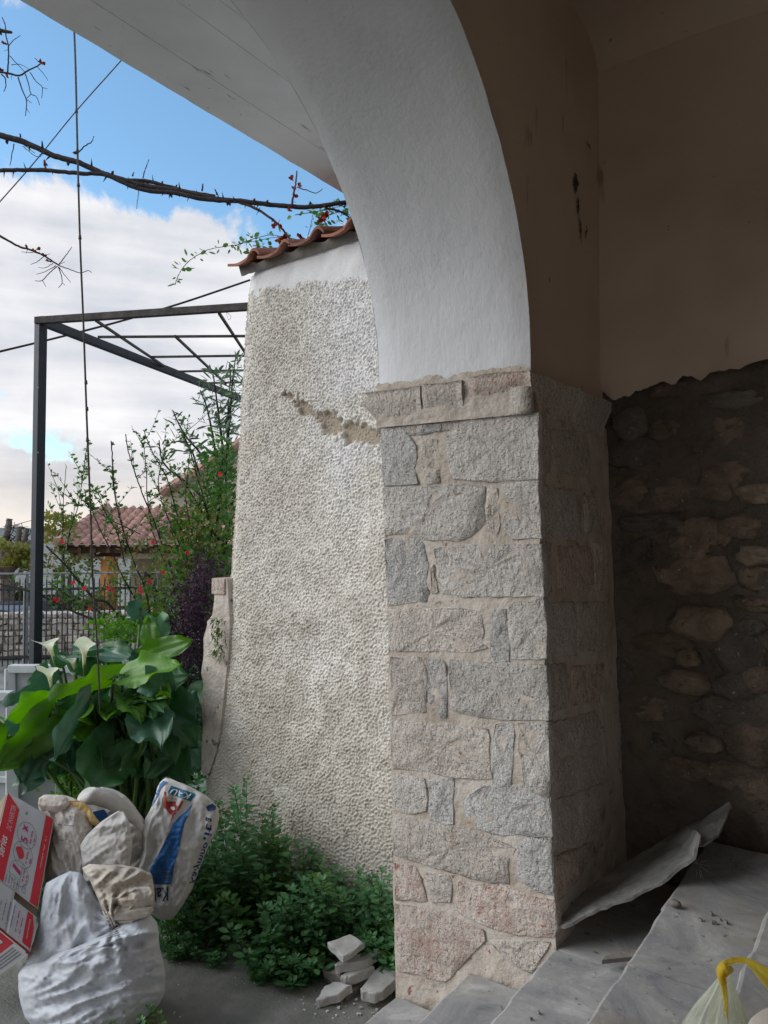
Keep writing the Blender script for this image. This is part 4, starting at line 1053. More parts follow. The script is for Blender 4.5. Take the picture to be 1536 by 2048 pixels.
# grey-white sack with open mouth behind
gs = empty('open_sack', at_z(235, 1920, 0), 'greyish cement sack lying open, behind the folded white bag', 'sack')
pf2 = Puff([(1574, 178, 212), (1580, 166, 232), (1590, 158, 250), (1605, 150, 264), (1622, 180, 276), (1645, 200, 292), (1680, 205, 292), (1720, 210, 290), (1770, 210, 290)], 3.38, .08, 31, .024, 56, 48, p=4, dir_=(.5, 1)); pf2.build('sack_body', M_['paper_bag'], gs)
rim = Geo(); P = catmull([at_d(150, 1606, 3.24), at_d(168, 1584, 3.2), at_d(185, 1578, 3.18), at_d(205, 1576, 3.2), at_d(232, 1586, 3.22), at_d(255, 1606, 3.24), at_d(275, 1628, 3.26), at_d(290, 1652, 3.28)], 5)
V = []
for i, p in enumerate(P):
    q = i / (len(P) - 1); w = .012 + .03 * math.sin(math.pi * q)
    for k in range(5):
        a = k / 4; V.append(p - UP * w * a * 1.6 - RH * w * .5 * a - FH * .03 * math.sin(a * 2.6) + FH * .004 * mn(p.x, p.y, k, 20))
rim.add(V, [(i * 5 + k, i * 5 + k + 1, (i + 1) * 5 + k + 1, (i + 1) * 5 + k) for i in range(len(P) - 1) for k in range(4)])
o = rim.build('rolled_rim', M_['paper_bag'], gs, smooth=True); mm = o.modifiers.new('t', 'SOLIDIFY'); mm.thickness = .004
f = lambda u, v: at_d(u, v, 3.235)
decal([Z(70, 1570, .1497, [(745, 362), (925, 325), (985, 410), (880, 510)])], f, 'blue_label', M_['print_blue'], gs, 4)
decal([Z(70, 1570, .1497, [(735, 372), (752, 362), (880, 508), (862, 516)])], lambda u, v: at_d(u, v, 3.230), 'white_edge', M_['print_white'], gs, 4)
# folded white bag in front
fb = empty('folded_bag', at_z(215, 1960, 0), 'stiff off-white empty bag folded to a point, between the cream and the printed bags', 'bag')
pf3 = Puff([(1621, 238, 246), (1630, 222, 252), (1642, 204, 257), (1656, 188, 261), (1672, 172, 264), (1690, 160, 265), (1715, 163, 262), (1745, 166, 258), (1790, 170, 255)], 3.02, .045, 35, .022, 56, 48, p=5, lean=-.04, dir_=(.3, 1)); pf3.build('bag_body', M_['paper_bag'], fb)

# printed cement bag
kb = empty('cement_bag', at_z(345, 1870, 0), 'white paper cement bag with blue swoosh and red emblem, standing upside down by the weeds', 'cement bag')
pf4 = Puff([(1555, 331, 338), (1562, 322, 352), (1572, 316, 378), (1590, 311, 411), (1603, 306, 426), (1618, 301, 437), (1640, 289, 438), (1658, 282, 434), (1700, 277, 414), (1740, 272, 398), (1780, 274, 384), (1810, 286, 366), (1830, 305, 352), (1840, 322, 342)], 3.36, .04, 41, .016, 72, 64, p=6, lean=-.02, dir_=(1, .25)); pf4.build('bag_body', M_['paper_bag'], kb)
ZK = (260, 1550, .1514)
f1 = lambda u, v: pf4.front(u, v, .0035); f2 = lambda u, v: pf4.front(u, v, .006)
decal([Z(*ZK, [(825, 375), (800, 440), (760, 560), (720, 640), (690, 780), (655, 950), (610, 1100), (580, 1230), (545, 1445), (310, 1445), (300, 1330), (250, 1265), (300, 1170), (390, 1020), (460, 880), (520, 760), (560, 660), (640, 560), (740, 480)])], f1, 'blue_swoosh', M_['print_blue'], kb, 3)
decal([Z(*ZK, [(500, 90), (400, 170), (370, 280), (300, 400), (285, 420), (330, 280), (375, 180), (390, 120), (440, 75)])], f1, 'blue_edge_stripe', M_['print_blue'], kb, 2.5)
decal([Z(*ZK, [(545, 140), (870, 250), (800, 350), (690, 310), (490, 240)])], f1, 'name_panel', M_['print_teal'], kb, 3)
def zk(x, y): return (260 + x * .1514, 1550 + y * .1514)
# lettering reads upside down: baseline runs right to left
a, b = zk(812, 250), zk(545, 170)
text_decal('KAU', a, (b[0] - a[0], b[1] - a[1]), (-4.5, 11.5), lambda u, v: pf4.front(u, v, .0065), 'name_lettering', M_['print_white'], kb, .25)
a, b = zk(505, 1478), zk(325, 1490)
text_decal('Kal', a, (b[0] - a[0], b[1] - a[1]), (0, 28), f1, 'name_lettering', M_['print_navy'], kb)
for tx, (x0, y0), (x1, y1), hh in [('Kalymno', (760, 1420), (960, 880), 15), ('lit', (965, 850), (1010, 640), 16), ('a', (990, 600), (1000, 550), 13)]:
    a, b = zk(x0, y0), zk(x1, y1)
    text_decal(tx, (a[0] , a[1]), (b[0] - a[0], b[1] - a[1]), (hh, 3.5), f1, 'side_lettering', M_['print_navy'], kb)
decal([Z(*ZK, [(1000, 420), (1090, 375), (1145, 420), (1120, 470), (1030, 480)])], f1, 'side_emblem', M_['print_navy'], kb, 3)
for k in range(5):
    decal([Z(*ZK, [(420, 1270 + k * 33), (540, 1270 + k * 33), (540, 1278 + k * 33), (420, 1278 + k * 33)])], f2, 'fine_print', M_['print_palepink'] if 0 else M_['print_grey'], kb, 3)
# red standing-figure emblem (plain strokes)
E = [[(450, 215), (475, 220), (485, 330), (500, 360), (480, 470), (445, 420), (455, 320)],
     [(540, 290), (560, 280), (575, 340), (600, 300), (610, 330), (595, 380), (625, 430), (600, 520), (560, 530), (520, 510), (490, 470), (490, 360), (520, 330), (545, 345)],
     [(690, 335), (712, 340), (670, 430), (630, 480), (610, 440), (650, 400)],
     [(555, 525), (580, 525), (570, 570), (545, 605), (535, 595), (555, 560)]]
decal([Z(*ZK, p) for p in E], f1, 'red_emblem', M_['print_red'], kb, 2)
decal([Z(*ZK, [(535, 420), (580, 410), (600, 460), (570, 470), (545, 450)])], f2, 'emblem_detail', M_['print_white'], kb, 2)

# appliance carton
box = empty('appliance_carton', at_z(20, 2010, 0), 'tilted white and red appliance carton leaning on the rubbish sacks at the left edge', 'carton')
TL, TR = at_d(17, 1587, 2.98), at_d(107, 1640, 3.02); BR, BL = at_d(61, 1904, 2.72), at_d(-40, 1822, 2.70)
wv = (at_d(0, 1948, 2.92) - at_d(61, 1904, 2.72)) * 1.5
gm = TL.lerp(BL, .5); 
# extend the face to its full width beyond the frame edge
TL0 = TL; lf = 1.0
def cf(s, t, lift=0.0):
    p = TL.lerp(TR, s).lerp(BL.lerp(BR, s), t)
    nrm = (TR - TL).cross(BL - TL).normalized()
    if nrm.dot(CAM - p) < 0: nrm = -nrm
    # slight buckle of the cardboard
    return p + nrm * (lift + .004 * math.sin(3 * s + 2.2 * t) + .003 * mn(s, t, 2, 3))
def edgef(s, t, lift=0.0):                # end panel below
    p = BL.lerp(BR, s) + wv * t; nrm = (BR - BL).cross(wv).normalized()
    if nrm.dot(CAM - p) < 0: nrm = -nrm
    return p + nrm * (lift + .003)
cell = lambda s0, s1, t0, t1, n=10: [cf(s0 + (s1 - s0) * i / n, t0 + (t1 - t0) * j / n) for j in range(n + 1) for i in range(n + 1)]
def sheet_grid(fn, s0, s1, t0, t1, name, mat, n=10, lift=0.0, th=.004, par=box):
    g = Geo(); g.add([fn(s0 + (s1 - s0) * i / n, t0 + (t1 - t0) * j / n, lift) for j in range(n + 1) for i in range(n + 1)], [(j * (n + 1) + i, j * (n + 1) + i + 1, (j + 1) * (n + 1) + i + 1, (j + 1) * (n + 1) + i) for j in range(n) for i in range(n)])
    o = g.build(name, mat, par, smooth=True)
    if th: m = o.modifiers.new('t', 'SOLIDIFY'); m.thickness = th; m.offset = -1 if True else 1
    return o
TEAR = .70
sheet_grid(cf, -.02, 1, 0, TEAR - .003, 'front_panel', M_['card_white'], 14)
sheet_grid(cf, -.02, .52, TEAR + .001, 1, 'lower_flap', M_['card_white'], 8)
sheet_grid(cf, .52, 1, TEAR + .055, 1, 'lower_flap', M_['card_white'], 8)
g = Geo(); nn = (TR - TL).cross(BL - TL).normalized(); nn = nn if nn.dot(CAM - TL) > 0 else -nn
def bx8(a, b, c, d, w):                    # carton body behind the printed face
    return [a, b, c, d, a + w, b + w, c + w, d + w], [(0, 1, 2, 3), (7, 6, 5, 4), (0, 4, 5, 1), (1, 5, 6, 2), (2, 6, 7, 3), (3, 7, 4, 0)]
ofs = -nn * .012
g.add(*bx8(TL.lerp(TR, -.02) + ofs, TR + ofs, BR + ofs, BL.lerp(BR, -.02) + ofs, wv)); g.build('carton_body', M_['card_brown'], box)
cm = lambda s, t: cf(s, t, .0052); cm2 = lambda s, t: cf(s, t, .0062)
decal([[(-.02, 0), (.27, 0.004), (.27, TEAR - .004), (-.02, TEAR - .004)]], cm, 'red_band', M_['card_red'], box, .08)
decal([[(.82, 0.004), (.985, 0.004), (.985, TEAR - .005), (.82, TEAR - .005)]], cm, 'red_band', M_['card_red'], box, .08)
decal([[(.82, TEAR + .062), (.93, TEAR + .062), (.985, TEAR + .10), (.985, .985), (.82, .985)]], cm, 'red_band', M_['card_red'], box, .06)
# lettering: runs up the panel (towards t = 0), tops towards s = 0
text_decal('DC INVERTER', (.205, .30), (0, -.22), (-.10, 0), cm2, 'band_lettering', M_['print_palepink'], box, .2)
text_decal('series', (.17, .53), (0, -.17), (-.13, 0), cm2, 'series_lettering', M_['print_white'], box, .2)
text_decal('5', (.56, .315), (0, -.045), (-.14, 0), cm2, 'numeral', M_['print_magenta'], box)
def ring(cs, ct, rs, rt, w):
    n = 28; V = []; 
    for k in range(n):
        a = 2 * math.pi * k / n; V += [cm2(cs + rs * math.cos(a), ct + rt * math.sin(a)), cm2(cs + (rs - w) * math.cos(a), ct + (rt - w * rt / rs) * math.sin(a))]
    g = Geo(); g.add(V, [(2 * k, 2 * ((k + 1) % n), 2 * ((k + 1) % n) + 1, 2 * k + 1) for k in range(n)]); g.build('icon_ring', M_['print_grey'], box)
ring(.52, .25, .20, .105, .008); ring(.52, .41, .20, .10, .008); ring(.52, .56, .20, .09, .008)
decal([[(.38, .185), (.41, .175), (.56, .215), (.53, .23)], [(.37, .225), (.40, .235), (.54, .18), (.52, .172)]], cm2, 'tool_icon', M_['print_magenta'], box, .03)
decal([[(.36, .40), (.39, .365), (.46, .36), (.53, .385), (.55, .42), (.52, .455), (.47, .46), (.42, .435)]], cm2, 'round_icon', M_['print_red'] if 0 else M_['card_red'], box, .02)
decal([[(.35, .52), (.38, .515), (.56, .545), (.55, .57), (.37, .545)]], cm2, 'device_icon', M_['print_magenta'], box, .02)
decal([[(.40, .07), (.44, .065), (.45, .085), (.42, .10)], ], cm2, 'green_mark', M_['print_green'], box, .02)
def marks(s0, t0, s1, t1, h, mat, nm='fine_print'):
    segs = []; L_ = abs(t1 - t0); n = max(3, int(L_ / .011))
    for i in range(n):
        if rnd.random() < .18: continue
        ta = t0 + (t1 - t0) * i / n; tb = t0 + (t1 - t0) * (i + .72) / n; ss = s0 + (s1 - s0) * i / n
        hh = h * rnd.uniform(.6, 1); lo_, hi_ = sorted((ta, tb)); segs.append([(ss, lo_), (ss + hh, lo_), (ss + hh, hi_), (ss, hi_)])
    g = Geo()
    for s in segs: g.add([cm2(*p) for p in s], [(0, 1, 2, 3)])
    g.build(nm, M_[mat], box)['kind'] = 'stuff'
marks(.60, .30, .60, .19, .035, 'print_magenta'); marks(.67, .29, .67, .20, .03, 'print_magenta')
marks(.60, .46, .60, .36, .03, 'print_magenta'); marks(.67, .44, .67, .40, .03, 'print_magenta')
marks(.60, .60, .60, .50, .03, 'print_magenta'); marks(.67, .58, .67, .53, .03, 'print_magenta')
marks(.885, .42, .885, .14, .035, 'print_palepink')
for k in range(5): marks(.30 + k * .055, .69, .30 + k * .055, .62 if k < 1 else .615 - .005 * k + rnd.uniform(0, .02), .02, 'print_grey')
marks(.875, .94, .875, .80, .03, 'print_palepink')
for k in range(5): marks(.22 + k * .085, .95 + .0 * k, .22 + k * .085, .80 + rnd.uniform(-.02, .03), .022, 'print_grey')
marks(.66, .95, .66, .80, .025, 'print_magenta'); marks(.74, .97, .74, .83, .02, 'print_magenta')
decal([[(.63, .635), (.71, .635), (.71, .638), (.63, .638)], [(.63, .665), (.71, .665), (.71, .668), (.63, .668)], [(.63, .635), (.638, .635), (.638, .668), (.63, .668)], [(.702, .635), (.71, .635), (.71, .668), (.702, .668)],
       [(.65, .60), (.72, .60), (.72, .603), (.65, .603)], [(.65, .626), (.72, .626), (.72, .629), (.65, .629)], [(.65, .60), (.658, .60), (.658, .629), (.65, .629)]], cm2, 'handling_marks', M_['print_grey'], box, .02)
decal([[(.56, .47), (.566, .47), (.566, .69), (.56, .69)], [(.29, .60), (.56, .60), (.56, .603), (.29, .603)]], cm2, 'frame_lines', M_['print_grey'], box, .03)
sheet_grid(edgef, -.02, 1, 0, .66, 'end_panel', M_['card_red'], 6, th=.002)
em = lambda s, t: edgef(s, t, .004); em2 = lambda s, t: edgef(s, t, .005)
decal([[(-.02, .02), (.94, .02), (.94, 0), (-.02, 0)], [(.72, .02), (1, .02), (1, .64), (.72, .64)]], em, 'grey_margin', M_['card_white'], box, .06)
decal([[(.30, .12), (.60, .12), (.60, .52), (.30, .52)]], em, 'barcode_label', M_['card_white'], box, .06)
g = Geo()
for k in range(13): g.add([em2(.33 + .02 * k, .18), em2(.33 + .02 * k + rnd.uniform(.005, .012), .18), em2(.33 + .02 * k + .008, .48), em2(.33 + .02 * k, .48)], [(0, 1, 2, 3)])
for k in range(4): g.add([em2(.76 + .05 * k, .08), em2(.78 + .05 * k, .08), em2(.78 + .05 * k, .55), em2(.76 + .05 * k, .55)], [(0, 1, 2, 3)])
g.build('barcode', M_['print_grey'], box)['kind'] = 'stuff'

# marble offcuts by the foot of the stair
def offcut(px, ztop, th, seed, label, lean=(0, 0, 1), mat='chip'):
    n = Vector(lean).normalized(); c = at_z(*px[0], ztop)
    top = ccw([at_plane(u, v, c, n) for u, v in px], n); g = Geo(); r = random.Random(seed)
    top = [a.lerp(b, t) + Vector((r.uniform(-1, 1), r.uniform(-1, 1), 0)) * .0035 for a, b in zip(top, top[1:] + top[:1]) for t in (0, .25, .5, .75)]
    k = len(top); V = []
    cen = sum(top, Vector()) / k
    for lev in range(4):
        for p in top:
            q = p + Vector((r.uniform(-1, 1), r.uniform(-1, 1), 0)) * .002
            if lev == 0: q = q.lerp(cen, .05)
            q = q - n * (0, .004, th - .003, th)[lev]
            if lev == 3: q = q.lerp(cen, .05)
            V.append(q)
    F = [tuple(range(k)), tuple(range(3 * k, 4 * k))[::-1]] + [((l + 1) * k + i, (l + 1) * k + (i + 1) % k, l * k + (i + 1) % k, l * k + i) for l in range(3) for i in range(k)]
    g.add(V, F); o = g.build('marble_offcut', M_[mat]); tag(o, label, 'stone offcut', 'broken marble offcuts at the foot of the stair')
ZP = lambda pts: [(360 + x * .2995, 1520 + y * .2995) for x, y in pts]
offcut(ZP([(990, 1215), (1140, 1160), (1235, 1215), (1110, 1305), (1080, 1310)]), .19, .028, 1, 'square white offcut on top of the broken marble pile', (.05, -.1, 1))
offcut(ZP([(1030, 1360), (1080, 1320), (1330, 1265), (1352, 1270), (1255, 1335), (1040, 1375)]), .125, .035, 2, 'long pale offcut second from the top of the marble pile', (.05, -.12, 1))
offcut(ZP([(1068, 1445), (1110, 1410), (1270, 1358), (1296, 1378), (1130, 1445), (1080, 1455)]), .085, .040, 3, 'pale offcut in the middle of the marble pile, bluish on its broken edge', (.0, -.15, 1))
offcut(ZP([(905, 1600), (960, 1510), (1040, 1475), (1140, 1500), (1060, 1560), (930, 1600)]), .045, .035, 4, 'pointed pale offcut lying frontmost left of the marble pile', (-.05, -.15, 1))
offcut(ZP([(1210, 1525), (1330, 1370), (1450, 1368), (1450, 1450), (1370, 1530), (1290, 1560), (1215, 1545)]), .075, .042, 5, 'large white marble slab piece against the foot of the pillar', (.02, -.10, 1))
offcut(ZP([(950, 1340), (1000, 1300), (1080, 1400), (1070, 1450), (940, 1400)]), .06, .05, 6, 'dark grey offcut under the left side of the marble pile', (-.2, -.2, 1), 'riser')
offcut(ZP([(1340, 1290), (1420, 1262), (1440, 1330), (1350, 1345)]), .10, .04, 7, 'small tan offcut tucked behind the marble pile next to the pillar', (0, -.1, 1), 'granite_warm')
offcut(ZP([(1060, 1540), (1190, 1460), (1200, 1500), (1120, 1570)]), .035, .03, 8, 'dusty brown offcut between the two front marble pieces', (0, -.05, 1), 'riser')
offcut(ZP([(350, 1195), (480, 1205), (470, 1250), (400, 1275), (360, 1240)]), .05, .04, 9, 'flat tan stone half hidden under the weeds', (0, -.2, 1), 'riser')
# gravel round the pile
g = Geo()
for k in range(90):
    p = at_z(rnd.uniform(600, 800), rnd.uniform(1930, 2040), .012); s = rnd.uniform(.003, .010)
    g.box((p.x, p.y, .014), (s, s * rnd.uniform(.6, 1.3), s * .6), Matrix.Rotation(rnd.random() * 3, 3, 'Z'))
for k in range(90):
    p = at_z(rnd.uniform(330, 640), rnd.uniform(1880, 2048), .012); s = rnd.uniform(.002, .005)
    g.box((p.x, p.y, .016), (s, s, s * .5), Matrix.Rotation(rnd.random() * 3, 3, 'Z'))
tag(g.build('grit', M_['chip']), 'loose pale grit and gravel on the concrete around the offcuts', 'gravel', kind='stuff')

# two old white window frames leaning behind the calla lilies
def wframe(px0, px1, d, w, label, muntin=True):
    (u0, v0), (u1, v1) = px0, px1
    e = empty('window_frame', at_z((u0 + u1) / 2, 1640, 0), label, 'window frame', 'old white window frames')
    a, b, c, dd = at_d(u0, v0, d + .15), at_d(u1, v0, d + .15), at_d(u1, v1, d), at_d(u0, v1, d)
    for nm, p, q in (('top_rail', a, b), ('stile', a, dd), ('stile', b, c), ('bottom_rail', dd, c)):
        g = Geo(); g.bar(p, q, w, w * .8); bevel(g.build(nm, M_['white_paint'], e), .004)
    g = Geo(); g.add([p + FH * .012 for p in (a, b, c, dd)], [(0, 1, 2, 3)]); g.build('pane', PM('dusty_pane', [(0, (.36, .38, .38))], rough=.4), e)
    if muntin:
        for t in (.33, .66): g = Geo(); g.bar(a.lerp(dd, t), b.lerp(c, t), w * .45, w * .45); g.build('muntin', M_['white_paint'], e)
        g = Geo(); g.bar(a.lerp(b, .5), dd.lerp(c, .5), w * .4, w * .4); g.build('muntin', M_['white_paint'], e)
wframe((20, 1337), (210, 1660), 4.75, .06, 'old white window frame leaning behind the calla leaves, the taller one')
bpy.data.objects['window_frame'].location.z = 0
wframe((-80, 1391), (8, 1640), 4.6, .06, 'old white window frame at the very left edge, lower and nearer') if False else None
def wframe2():
    e = empty('window_frame', at_z(-30, 1660, 0), 'second old white window frame, lower and nearer at the left edge of the yard', 'window frame', 'old white window frames')
    a, b, c, dd = at_d(-120, 1391, 4.62), at_d(24, 1391, 4.62), at_d(24, 1665, 4.5), at_d(-120, 1665, 4.5)
    for nm, p, q in (('top_rail', a, b), ('stile', a, dd), ('stile', b, c), ('bottom_rail', dd, c)):
        g = Geo(); g.bar(p, q, .065, .05); bevel(g.build(nm, M_['white_paint'], e), .004)
    g = Geo(); g.bar(a.lerp(dd, .62), b.lerp(c, .62), .03, .03); g.build('muntin', M_['white_paint'], e)
    g = Geo(); g.add([p + FH * .012 for p in (a, b, c, dd)], [(0, 1, 2, 3)]); g.build('pane', bpy.data.materials['dusty_pane'], e)
wframe2()
# ================================================================ PERGOLA, WIRES
perg = empty('steel_pergola', at_z(78, 1628, 0), 'dark steel garden pergola with a square post and thin open rafters', 'pergola')
ZP_ = at_d(85, 640, 5.0).z
def pz(u, v, dz=0.0): return at_z(u, v, ZP_ + dz)
pt = pz(82, 643); pb = Vector((pt.x - .02, pt.y + .0, 0))
g = Geo(); g.bar(pb, pt + Vector((0, 0, .02)), .058, .058); bevel(g.build('post', M_['dark_metal'], perg), .003)
g = Geo()
for vv_ in (775, 905): c = at_d(76, vv_, 4.968); g.tube([c, c - FH * .004], .006, 8)
g.build('bolt', M_['galv'], perg)['kind'] = 'stuff'
g = Geo(); b1 = pz(80, 641); b2 = pz(520, 612); g.bar(b1 - (b2 - b1).normalized() * .03, b2, .04, .045); bevel(g.build('beam', M_['rusty_beam'], perg), .003)
g = Geo(); b3 = pz(500, 805); g.bar(b1, b3, .045, .06); bevel(g.build('beam', M_['dark_metal'], perg), .003)
g = Geo(); a, b = pz(395, 618, .035), pz(480, 612, .035); g.bar(a, b, .05, .02); g.build('splice_plate', M_['rusty_beam'], perg)
for (p, q) in [((196, 674), (520, 672)), ((300, 714), (520, 711)), ((358, 743), (520, 740)), ((418, 766), (520, 764)), ((192, 641), (328, 732)), ((350, 672), (452, 768)), ((438, 626), (500, 720))]:
    a = at_d(p[0], p[1], 0); 
    a = pz(*p, .01); b = pz(*q, .01); g = Geo(); g.bar(a, b, .016, .016); g.build('rafter', M_['rusty_beam'], perg)
g = Geo(); g.tube(catmull([pz(452, 622), pz(457, 640, -.02), pz(462, 632, -.02), pz(448, 622)], 4), .0012, 4); g.build('loose_wire', M_['rope'], perg)

def wire(name, pts, r, label, cat='wire', knots=(), kr=.008, mat='rope'):
    e = empty(name, pts[-1], label, cat); g = Geo(); g.tube(catmull(pts, 8), r, 6); g.build('strand', M_[mat], e, smooth=True)
    for k in knots:
        g = Geo()
        for j in range(3): g.tube([k + Vector((0, 0, -kr + j * kr * .7)), k + Vector((0, 0, -kr * .2 + j * kr * .7))], [kr * .75, kr * (.9 - .15 * j)], 7)
        g.build('knot', M_[mat], e, smooth=True)
    return e
D1 = 3.25
kpx = [(153, 222), (155, 302), (157, 370), (160, 475), (172, 765), (174, 818), (175, 880), (182, 1035), (184, 1085), (184, 1150)]
wire('knotted_wire', [at_d(147, 30, D1), at_d(151, 130, D1), at_d(155, 300, D1), at_d(160, 480, D1), at_d(167, 650, D1), at_d(174, 850, D1), at_d(181, 1020, D1), at_d(185, 1150, D1 + .1), at_d(195, 1300, D1 + .3), at_d(200, 1420, D1 + .5)], .0042,
     'long knotted wire hanging down beside the steel post', 'wire', [at_d(u, v, D1) for u, v in kpx], .008)
wire('thin_cable', [at_d(-60, 470, 4.2), at_d(60, 335, 4.2), at_d(150, 225, 4.15), at_d(245, 118, 4.1), at_d(330, 20, 4.05)], .0032, 'thin cable running up diagonally from the left edge to the canopy', 'cable')
wire('power_cable', [at_d(-80, 722, 7), at_d(0, 703, 7), at_d(120, 674, 7.2), at_d(250, 640, 7.5), at_d(370, 604, 7.8), at_d(500, 560, 8.2)], .011, 'black overhead cable sagging behind the pergola towards the wall', 'cable', mat='bark')

# ================================================================ THORNY BRANCHES overhead
thorn = empty('thorny_climber', at_d(690, 405, 3.9), 'long bare thorny climber stem stretching across the sky towards the tiled wall', 'climber')
BR_ALL = []
def branch(pts, d, r0, r1, mat='bark', parent=None, name='stem', thorns=0, seed=1, wob=2.0, dd=0.0):
    r = random.Random(seed)
    P = catmull([at_d(u, v, d + dd * i / max(1, len(pts) - 1)) for i, (u, v) in enumerate(pts)], 7)
    P = [p + Vector((r.uniform(-1, 1), r.uniform(-1, 1), r.uniform(-1, 1))) * .0007 * wob for p in P]
    n = len(P); R = [r0 + (r1 - r0) * i / (n - 1) for i in range(n)]
    R = [q * (1 + .05 * r.uniform(-1, 1)) for q in R]
    g = Geo(); g.tube(P, R, 7)
    for k in range(thorns):
        i = r.randrange(1, n - 1); t = (P[i + 1] - P[i - 1]).normalized(); a = Vector((r.uniform(-1, 1), r.uniform(-.4, .4), r.uniform(-1, 1))); a = (a - t * a.dot(t)).normalized()
        b = P[i] + a * R[i] * .7
        if k % 3 == 0:                                    # little swollen bud scar
            g.tube([b, b + a * R[i] * .9, b + a * R[i] * 1.4 + t * .004], [R[i] * .55, R[i] * .5, R[i] * .2], 6)
        else:
            g.tube([b, b + a * R[i] * 1.2 - t * .003, b + a * (R[i] * 1.5 + .014) - t * .006], [R[i] * .42, R[i] * .25, .0006], 5)
    g.build(name, M_[mat], parent, smooth=True); BR_ALL.append(P); return P
branch([(-60, 250), (0, 270), (50, 285), (110, 312), (160, 326), (215, 350), (290, 372), (360, 382), (430, 397), (500, 404), (560, 411), (620, 414), (690, 405), (760, 398)], 3.75, .0150, .0105, parent=thorn, thorns=34, seed=2)
branch([(-60, 342), (0, 341), (60, 340), (110, 342), (160, 347), (212, 350), (262, 372), (300, 382), (350, 386), (400, 397), (460, 402)], 3.72, .0095, .011, parent=thorn, thorns=20, seed=3)
branch([(250, 360), (290, 362), (330, 371), (380, 384), (430, 392)], 3.78, .010, .008, parent=thorn, thorns=8, seed=31)
branch([(470, 402), (500, 412), (530, 428), (556, 448), (572, 468), (584, 484)], 3.75, .0075, .0045, 'bark_red', parent=thorn, thorns=9, seed=4)
branch([(650, 417), (672, 420), (690, 428), (700, 436)], 3.75, .006, .004, 'bark', parent=thorn, thorns=4, seed=5)
tw = [([(584, 408), (588, 385), (592, 362), (594, 342)], .0055), ([(594, 374), (612, 380), (632, 386), (645, 378)], .0028), ([(286, 356), (292, 335), (298, 318)], .003), ([(278, 378), (276, 396), (273, 418)], .002),
      ([(158, 304), (172, 290), (182, 285), (188, 273)], .0035), ([(42, 274), (40, 268)], .005), ([(28, 288), (20, 330)], .0028), ([(46, 292), (70, 312), (84, 312)], .002), ([(48, 290), (70, 306)], .002),
      ([(404, 382), (406, 368)], .005), ([(90, 332), (88, 324)], .006), ([(434, 390), (430, 378)], .004), ([(265, 352), (268, 345)], .004), ([(625, 410), (620, 402)], .003)]
for k, (p, r) in enumerate(tw): branch(p, 3.74, r, r * .6, 'bark' if k > 1 else 'bark_red', thorn, 'twig', 2 if k < 2 else 0, 40 + k)
def blobs(name, pts, d, r, mat, parent, seed=1):
    rr = random.Random(seed)
    for (u, v) in pts:
        c = at_d(u, v, d); g = Geo()
        for k in range(5):
            a = Vector((rr.uniform(-1, 1), rr.uniform(-1, 1), rr.uniform(-.4, 1))).normalized(); s = a.cross(Vector((.3, .5, .8)))
            g.leaf(c - a * r * .3, c + a * r * 1.6, s, r * 1.5, .3)
        g.build(name, M_[mat], parent)
blobs('bud', [(582, 356), (588, 378), (598, 372), (590, 394), (578, 420), (549, 452), (560, 455), (90, 326), (152, 308)], 3.73, .012, 'bud', thorn, 3)
# twig clusters at the left edge
def twigset(name, lines, d, label, buds=(), mat='bark'):
    e = empty(name, at_d(*lines[0][0][0], d), label, 'branch')
    for k, (p, r) in enumerate(lines): branch(p, d, r, r * .55, mat, e, 'twig', 3 if r > .003 else 0, 80 + k, 1.0)
    blobs('bud', buds, d, .009, 'bud', e, 8); return e
Zt = lambda pts: [(x * .3026, y * .3026) for x, y in pts]
twigset('bare_twig', [(Zt([(-60, 470), (60, 485), (125, 500), (180, 470), (240, 440), (280, 415)]), .0045), (Zt([(50, 480), (55, 400), (55, 300), (40, 240), (35, 170), (15, 115)]), .0035), (Zt([(60, 300), (90, 265), (135, 235)]), .002),
    (Zt([(120, 510), (145, 590), (172, 655), (175, 700), (168, 765)]), .003), (Zt([(172, 655), (210, 682)]), .0018), (Zt([(175, 715), (195, 748)]), .0015), (Zt([(168, 490), (190, 560), (205, 620), (240, 640), (262, 695)]), .0024),
    (Zt([(205, 622), (175, 652)]), .0018), (Zt([(200, 480), (240, 540), (280, 578), (275, 650)]), .0022), (Zt([(280, 578), (315, 588)]), .0015), (Zt([(250, 445), (290, 490), (316, 532)]), .0016), (Zt([(65, 370), (120, 430), (165, 475)]), .002),
    (Zt([(75, 430), (130, 425), (190, 455)]), .0016), (Zt([(10, 490), (35, 520), (38, 570), (25, 605)]), .003), (Zt([(232, 385), (262, 415)]), .0016), (Zt([(-30, 195), (20, 205), (78, 215)]), .010)], 3.3,
    'bare forked twigs reaching in at the top left corner of the sky', [Zt([(45, 500)])[0], Zt([(270, 410)])[0], Zt([(285, 425)])[0], Zt([(5, 465)])[0], Zt([(28, 285)])[0]])
